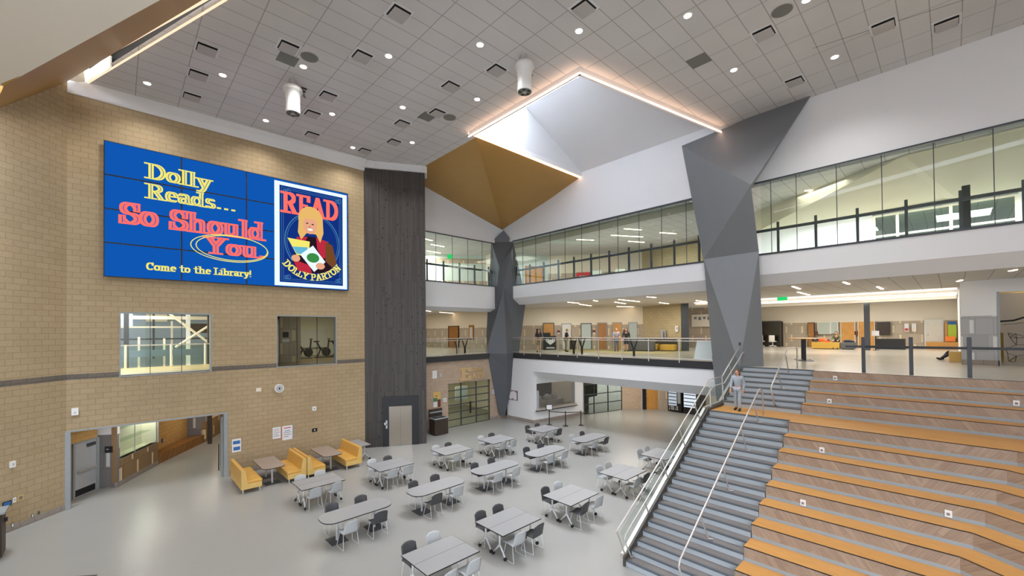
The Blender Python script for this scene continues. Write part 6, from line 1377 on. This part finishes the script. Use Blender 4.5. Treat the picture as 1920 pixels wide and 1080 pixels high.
# ------------------------------------------------------------------ people
def skin(name, V, Ed, R, mat, parent, root=0, sub=1):
    me = bpy.data.meshes.new(name); me.from_pydata([tuple(v) for v in V], Ed, []); me.materials.append(M[mat] if isinstance(mat, str) else mat)
    o = bpy.data.objects.new(name, me); COL.objects.link(o); o.parent = parent
    m = o.modifiers.new('skin', 'SKIN'); m.use_smooth_shade = True
    d = me.skin_vertices[0].data
    for i, r in enumerate(R): d[i].radius = (r, r) if not isinstance(r, tuple) else r; d[i].use_root = i == root
    if sub: s = o.modifiers.new('sub', 'SUBSURF'); s.levels = s.render_levels = sub
    return o
def person(label, loc, rz, J, shirt, legs, hair, long_hair=False, shoes='black', short=False, sc=1.0, sleeves=1):
    """J = joints: pelvis chest neck head_c head_t, sh/el/wr L,R  hip/kn/an/to L,R (local metres)"""
    t = thing('person', label, 'person', loc, rz); t.scale = (sc,)*3; J = {k: Vector(v) for k, v in J.items()}
    V = []; R = []; Ed = []; ix = {}
    def add(k, p, r, par=None):
        ix[k] = len(V); V.append(p); R.append(r)
        if par is not None: Ed.append((ix[par], ix[k]))
    add('pelvis', J['pelvis'], (.13,.10)); add('waist', (J['pelvis']+J['chest'])/2, (.115,.09), 'pelvis'); add('chest', J['chest'], (.145,.105), 'waist'); add('neck', J['neck'], .05, 'chest')
    hc, ht = J['head_c'], J['head_t']; add('jaw', J['neck']*.45+hc*.55, .06, 'neck'); add('head', hc, (.078,.092), 'jaw'); add('crown', ht, .06, 'head')
    for s in 'LR':
        add('sh'+s, J['sh'+s], .055, 'chest'); add('el'+s, J['el'+s], .042, 'sh'+s); add('wr'+s, J['wr'+s], .028, 'el'+s)
        dv = (J['wr'+s]-J['el'+s]).normalized(); sd = dv.cross(Vector((0,1,0)) if abs(dv.y) < .8 else Vector((0,0,1))).normalized()
        add('palm'+s, J['wr'+s]+dv*.07, (.034,.02), 'wr'+s)
        for q in range(4):
            w_ = (q-1.5)*.02; ln = (.075,.085,.08,.062)[q]
            add('kn%s%d'%(s,q), V[ix['palm'+s]]+dv*.035+sd*w_, .0095, 'palm'+s); add('ft%s%d'%(s,q), V[ix['palm'+s]]+dv*(.03+ln)+sd*w_*1.1+Vector((0,.012,-.006)), .008, 'kn%s%d'%(s,q))
        add('th'+s, J['wr'+s]+dv*.05+sd*.05, .011, 'wr'+s); add('tt'+s, J['wr'+s]+dv*.09+sd*.065, .009, 'th'+s)
        add('hip'+s, J['hip'+s], .088, 'pelvis'); add('kne'+s, J['kn'+s], .058, 'hip'+s); add('cal'+s, J['kn'+s]*.6+J['an'+s]*.4, .055, 'kne'+s); add('an'+s, J['an'+s], .036, 'cal'+s); add('to'+s, J['to'+s], .032, 'an'+s)
    skin('body', V, Ed, R, 'skin', t)
    # clothing shells over the same joints
    def sub(name, keys, extra, mat):
        v = []; r = []; e_ = []; m_ = {}
        for k, par in keys:
            m_[k] = len(v); v.append(V[ix[k]]); rr = R[ix[k]]; r.append(tuple(a+extra for a in rr) if isinstance(rr, tuple) else rr+extra)
            if par: e_.append((m_[par], m_[k]))
        skin(name, v, e_, r, mat, t)
    tk = [('pelvis',None),('waist','pelvis'),('chest','waist')]
    for s in 'LR': tk += [('sh'+s,'chest'),('el'+s,'sh'+s)]+([('wr'+s,'el'+s)] if sleeves > 1 else [])
    sub('shirt', tk, .022, shirt)
    lk = [('pelvis',None)]
    for s in 'LR': lk += [('hip'+s,'pelvis'),('kne'+s,'hip'+s)]+([] if short else [('cal'+s,'kne'+s),('an'+s,'cal'+s)])
    sub('trousers', lk, .018, legs)
    for s in 'LR':
        mb = MB(); a = J['an'+s]-Vector((0,0,.02)); mb.tube([a-(J['to'+s]-a)*.35, a*.4+J['to'+s]*.6, J['to'+s]+(J['to'+s]-a)*.15], [.048,.05,.036], 8); mb.build('shoe', shoes, t, smooth=True)
    up = (ht-hc).normalized(); fw = J['face'] if 'face' in J else Vector((0,1,0)); fw = (fw-up*fw.dot(up)).normalized(); rt = fw.cross(up)
    mb = MB(); c = hc+up*.035-fw*.018; mb.ball(c, (.098,.102,.1), 12)
    if long_hair: mb.tube([c-fw*.05, c-fw*.08-up*.16, c-fw*.09-up*.36], [.09,.1,.05], 8)
    mb.build('hair', hair, t, smooth=True)
    mb = MB(); mb.ball(hc-up*.012+fw*.055, (.07,.07,.085), 10); mb.build('face', 'skin', t, smooth=True)
    for sgn in (-1, 1): mb = MB(); mb.ball(hc+up*.0+fw*.122+rt*sgn*.03, .011, 6); mb.build('eye', 'black', t)
    mb = MB(); mb.ball(hc-up*.025+fw*.13, (.012,.016,.018), 6); mb.build('nose', 'skin', t, smooth=True)
    mb = MB(); mb.ball(hc-up*.062+fw*.118, (.022,.01,.007), 6); mb.build('mouth', 'maroon', t)
    for sgn in (-1, 1): mb = MB(); mb.ball(hc-up*.01+rt*sgn*.088, (.014,.022,.03), 6); mb.build('ear', 'skin', t, smooth=True)
    return t
def stand(step=0., arm=0., lean=0.):
    return dict(pelvis=(0,0,.95), chest=(0,lean*.5,1.28), neck=(0,lean*.8,1.47), head_c=(0,.015+lean,1.60), head_t=(0,.005+lean,1.70),
        shL=(-.185,lean*.6,1.40), elL=(-.23,-.03-step*.4+lean,1.12), wrL=(-.22,.08-step*.5+arm+lean,.9+arm*.6), shR=(.185,lean*.6,1.40), elR=(.23,.02+step*.4+lean,1.12), wrR=(.22,.1+step*.5+arm+lean,.9+arm*.6),
        hipL=(-.09,0,.90), knL=(-.095,.04+step*.6,.5), anL=(-.1,step*.9,.09), toL=(-.11,.13+step*.9,.035), hipR=(.09,0,.90), knR=(.095,.03-step*.4,.5), anR=(.1,-step*.9,.09), toR=(.11,.13-step*.9,.035))
M['shirt_black'] = plain('black cloth',(40,38,42),.8); M['denim'] = plain('denim',(92,112,140),.8); M['khaki'] = plain('khaki cloth',(132,124,98),.8); M['plaid'] = plain('grey blue cloth',(150,158,176),.8,var=.25,scale=30)
M['grey_knit'] = plain('pale grey sweater',(164,172,180),.8); M['orange_cloth'] = plain('orange cloth',(252,98,44),.8); M['brown_hair'] = plain('brown hair',(96,64,48),.6); M['dark_hair'] = plain('dark hair',(36,28,26),.6); M['blond_hair'] = plain('light brown hair',(134,112,82),.6); M['navy'] = plain('navy cloth',(40,46,62),.8); M['olive'] = plain('olive cloth',(92,100,70),.8)
person('standing person in dark top and khaki shorts beside the corner column on the gallery', (22.6,21.0,Z2), 2.6, stand(.06), 'shirt_black', 'khaki', 'brown_hair', short=True)
person('person in black top bent over the high table behind the gallery railing', (24.4,19.9,Z2), -2.2, stand(0,.25,.1), 'shirt_black', 'khaki', 'blond_hair')
person('person in checked shirt and jeans leaning beside the honey wood door', (27.0,17.2,Z2), 2.2, stand(.03,.2,.08), 'plaid', 'denim', 'blond_hair')
SIT = dict(pelvis=(0,0,.52), chest=(0,.06,.84), neck=(0,.12,1.02), head_c=(0,.16,1.15), head_t=(0,.16,1.25), shL=(-.18,.1,.96), elL=(-.22,.2,.7), wrL=(-.16,.38,.62), shR=(.18,.1,.96), elR=(.22,.2,.7), wrR=(.16,.38,.62),
    hipL=(-.1,.04,.5), knL=(-.12,.45,.5), anL=(-.12,.46,.09), toL=(-.13,.6,.035), hipR=(.1,.04,.5), knR=(.12,.45,.5), anR=(.12,.46,.09), toR=(.13,.6,.035))
person('long haired woman in black top and shorts standing at the tall grey bench', (27.3,16.55,Z2), 2.0, stand(.05,.12,.04), 'shirt_black', 'navy', 'dark_hair', True, short=True, sleeves=2)
person('person with brown hair and pale grey sweater walking down at the stair landing', (16.25,5.35,Z2*20/28), pi/2, stand(.1), 'grey_knit', 'grey_knit', 'brown_hair', True, sleeves=2, sc=.86)
LIE = dict(pelvis=(0,-.35,.16), chest=(0,0,.2), neck=(.05,.2,.18), head_c=(.1,.33,.16), head_t=(.12,.43,.16), shL=(-.05,.12,.3), elL=(-.28,.15,.16), wrL=(-.3,.36,.1), shR=(.12,.12,.12), elR=(.25,.28,.08), wrR=(.1,.45,.06),
    hipL=(-.04,-.38,.22), knL=(-.38,-.3,.2), anL=(-.5,-.25,-.2), toL=(-.58,-.2,-.36), hipR=(.05,-.4,.1), knR=(-.3,-.45,.08), anR=(-.46,-.42,-.28), toR=(-.56,-.4,-.42), face=(-1,0,.1))
person('person in bright orange top lying curled on the mustard bench', (38.85,6.75,Z2+.5), pi, LIE, 'orange_cloth', 'slate_fab', 'brown_hair', sleeves=2)
person('person in dark olive top seated on the bench behind the orange one', (39.1,5.95,Z2+.06), pi/2, SIT, 'olive', 'shirt_black', 'dark_hair', sleeves=2)
t = thing('backpack','black backpack on the mustard bench beside the orange top','backpack',(38.8,7.2,Z2+.52)); MB().ball((38.8,7.2,Z2+.72),(.16,.25,.22),10).build('bag','shirt_black',t,(38.8,7.2,Z2+.52),smooth=True); mb = MB(); mb.tube([(38.66,7.1,Z2+.85),(38.6,7.2,Z2+.7),(38.66,7.25,Z2+.55)],.02,6); mb.build('strap','grey_ink',t,(38.8,7.2,Z2+.52))
t = thing('clothes_heap','dark coat heaped on the grey bench end','coat',(38.9,5.25,Z2+.52)); MB().ball((38.9,5.25,Z2+.6),(.25,.3,.12),10).build('cloth','navy',t,(38.9,5.25,Z2+.52),smooth=True); MB().ball((38.85,5.0,Z2+.58),(.12,.14,.07),8).build('sleeve','navy',t,(38.9,5.25,Z2+.52),smooth=True)
t = thing('tan_box','tan box seat against the tiled pier','box',(27.9,-.1,Z2)); MB().box(27.4,-.27,Z2,28.0,.12,Z2+.45).build('body','vinyl_pale',t,(27.9,-.1,Z2),bevel=.02); MB().box(27.42,-.25,Z2+.45,27.98,.1,Z2+.47).build('lid','tan',t,(27.9,-.1,Z2))
REC = dict(pelvis=(0,0,.18), chest=(.3,0,.42), neck=(.42,0,.58), head_c=(.5,0,.69), head_t=(.54,0,.78), shL=(.32,.18,.5), elL=(.15,.25,.3), wrL=(-.05,.2,.28), shR=(.32,-.18,.5), elR=(.15,-.25,.3), wrR=(-.05,-.2,.28),
    hipL=(-.04,.09,.17), knL=(-.4,.1,.42), anL=(-.62,.12,.08), toL=(-.75,.13,.06), hipR=(-.04,-.09,.17), knR=(-.42,-.1,.3), anR=(-.75,-.1,.07), toR=(-.86,-.1,.1), face=(-1,0,.2))
person('person in dark clothes resting on the floor, legs out past the tiled pier', (28.75,-.3,Z2), -1.35, REC, 'navy', 'navy', 'dark_hair', sleeves=2)
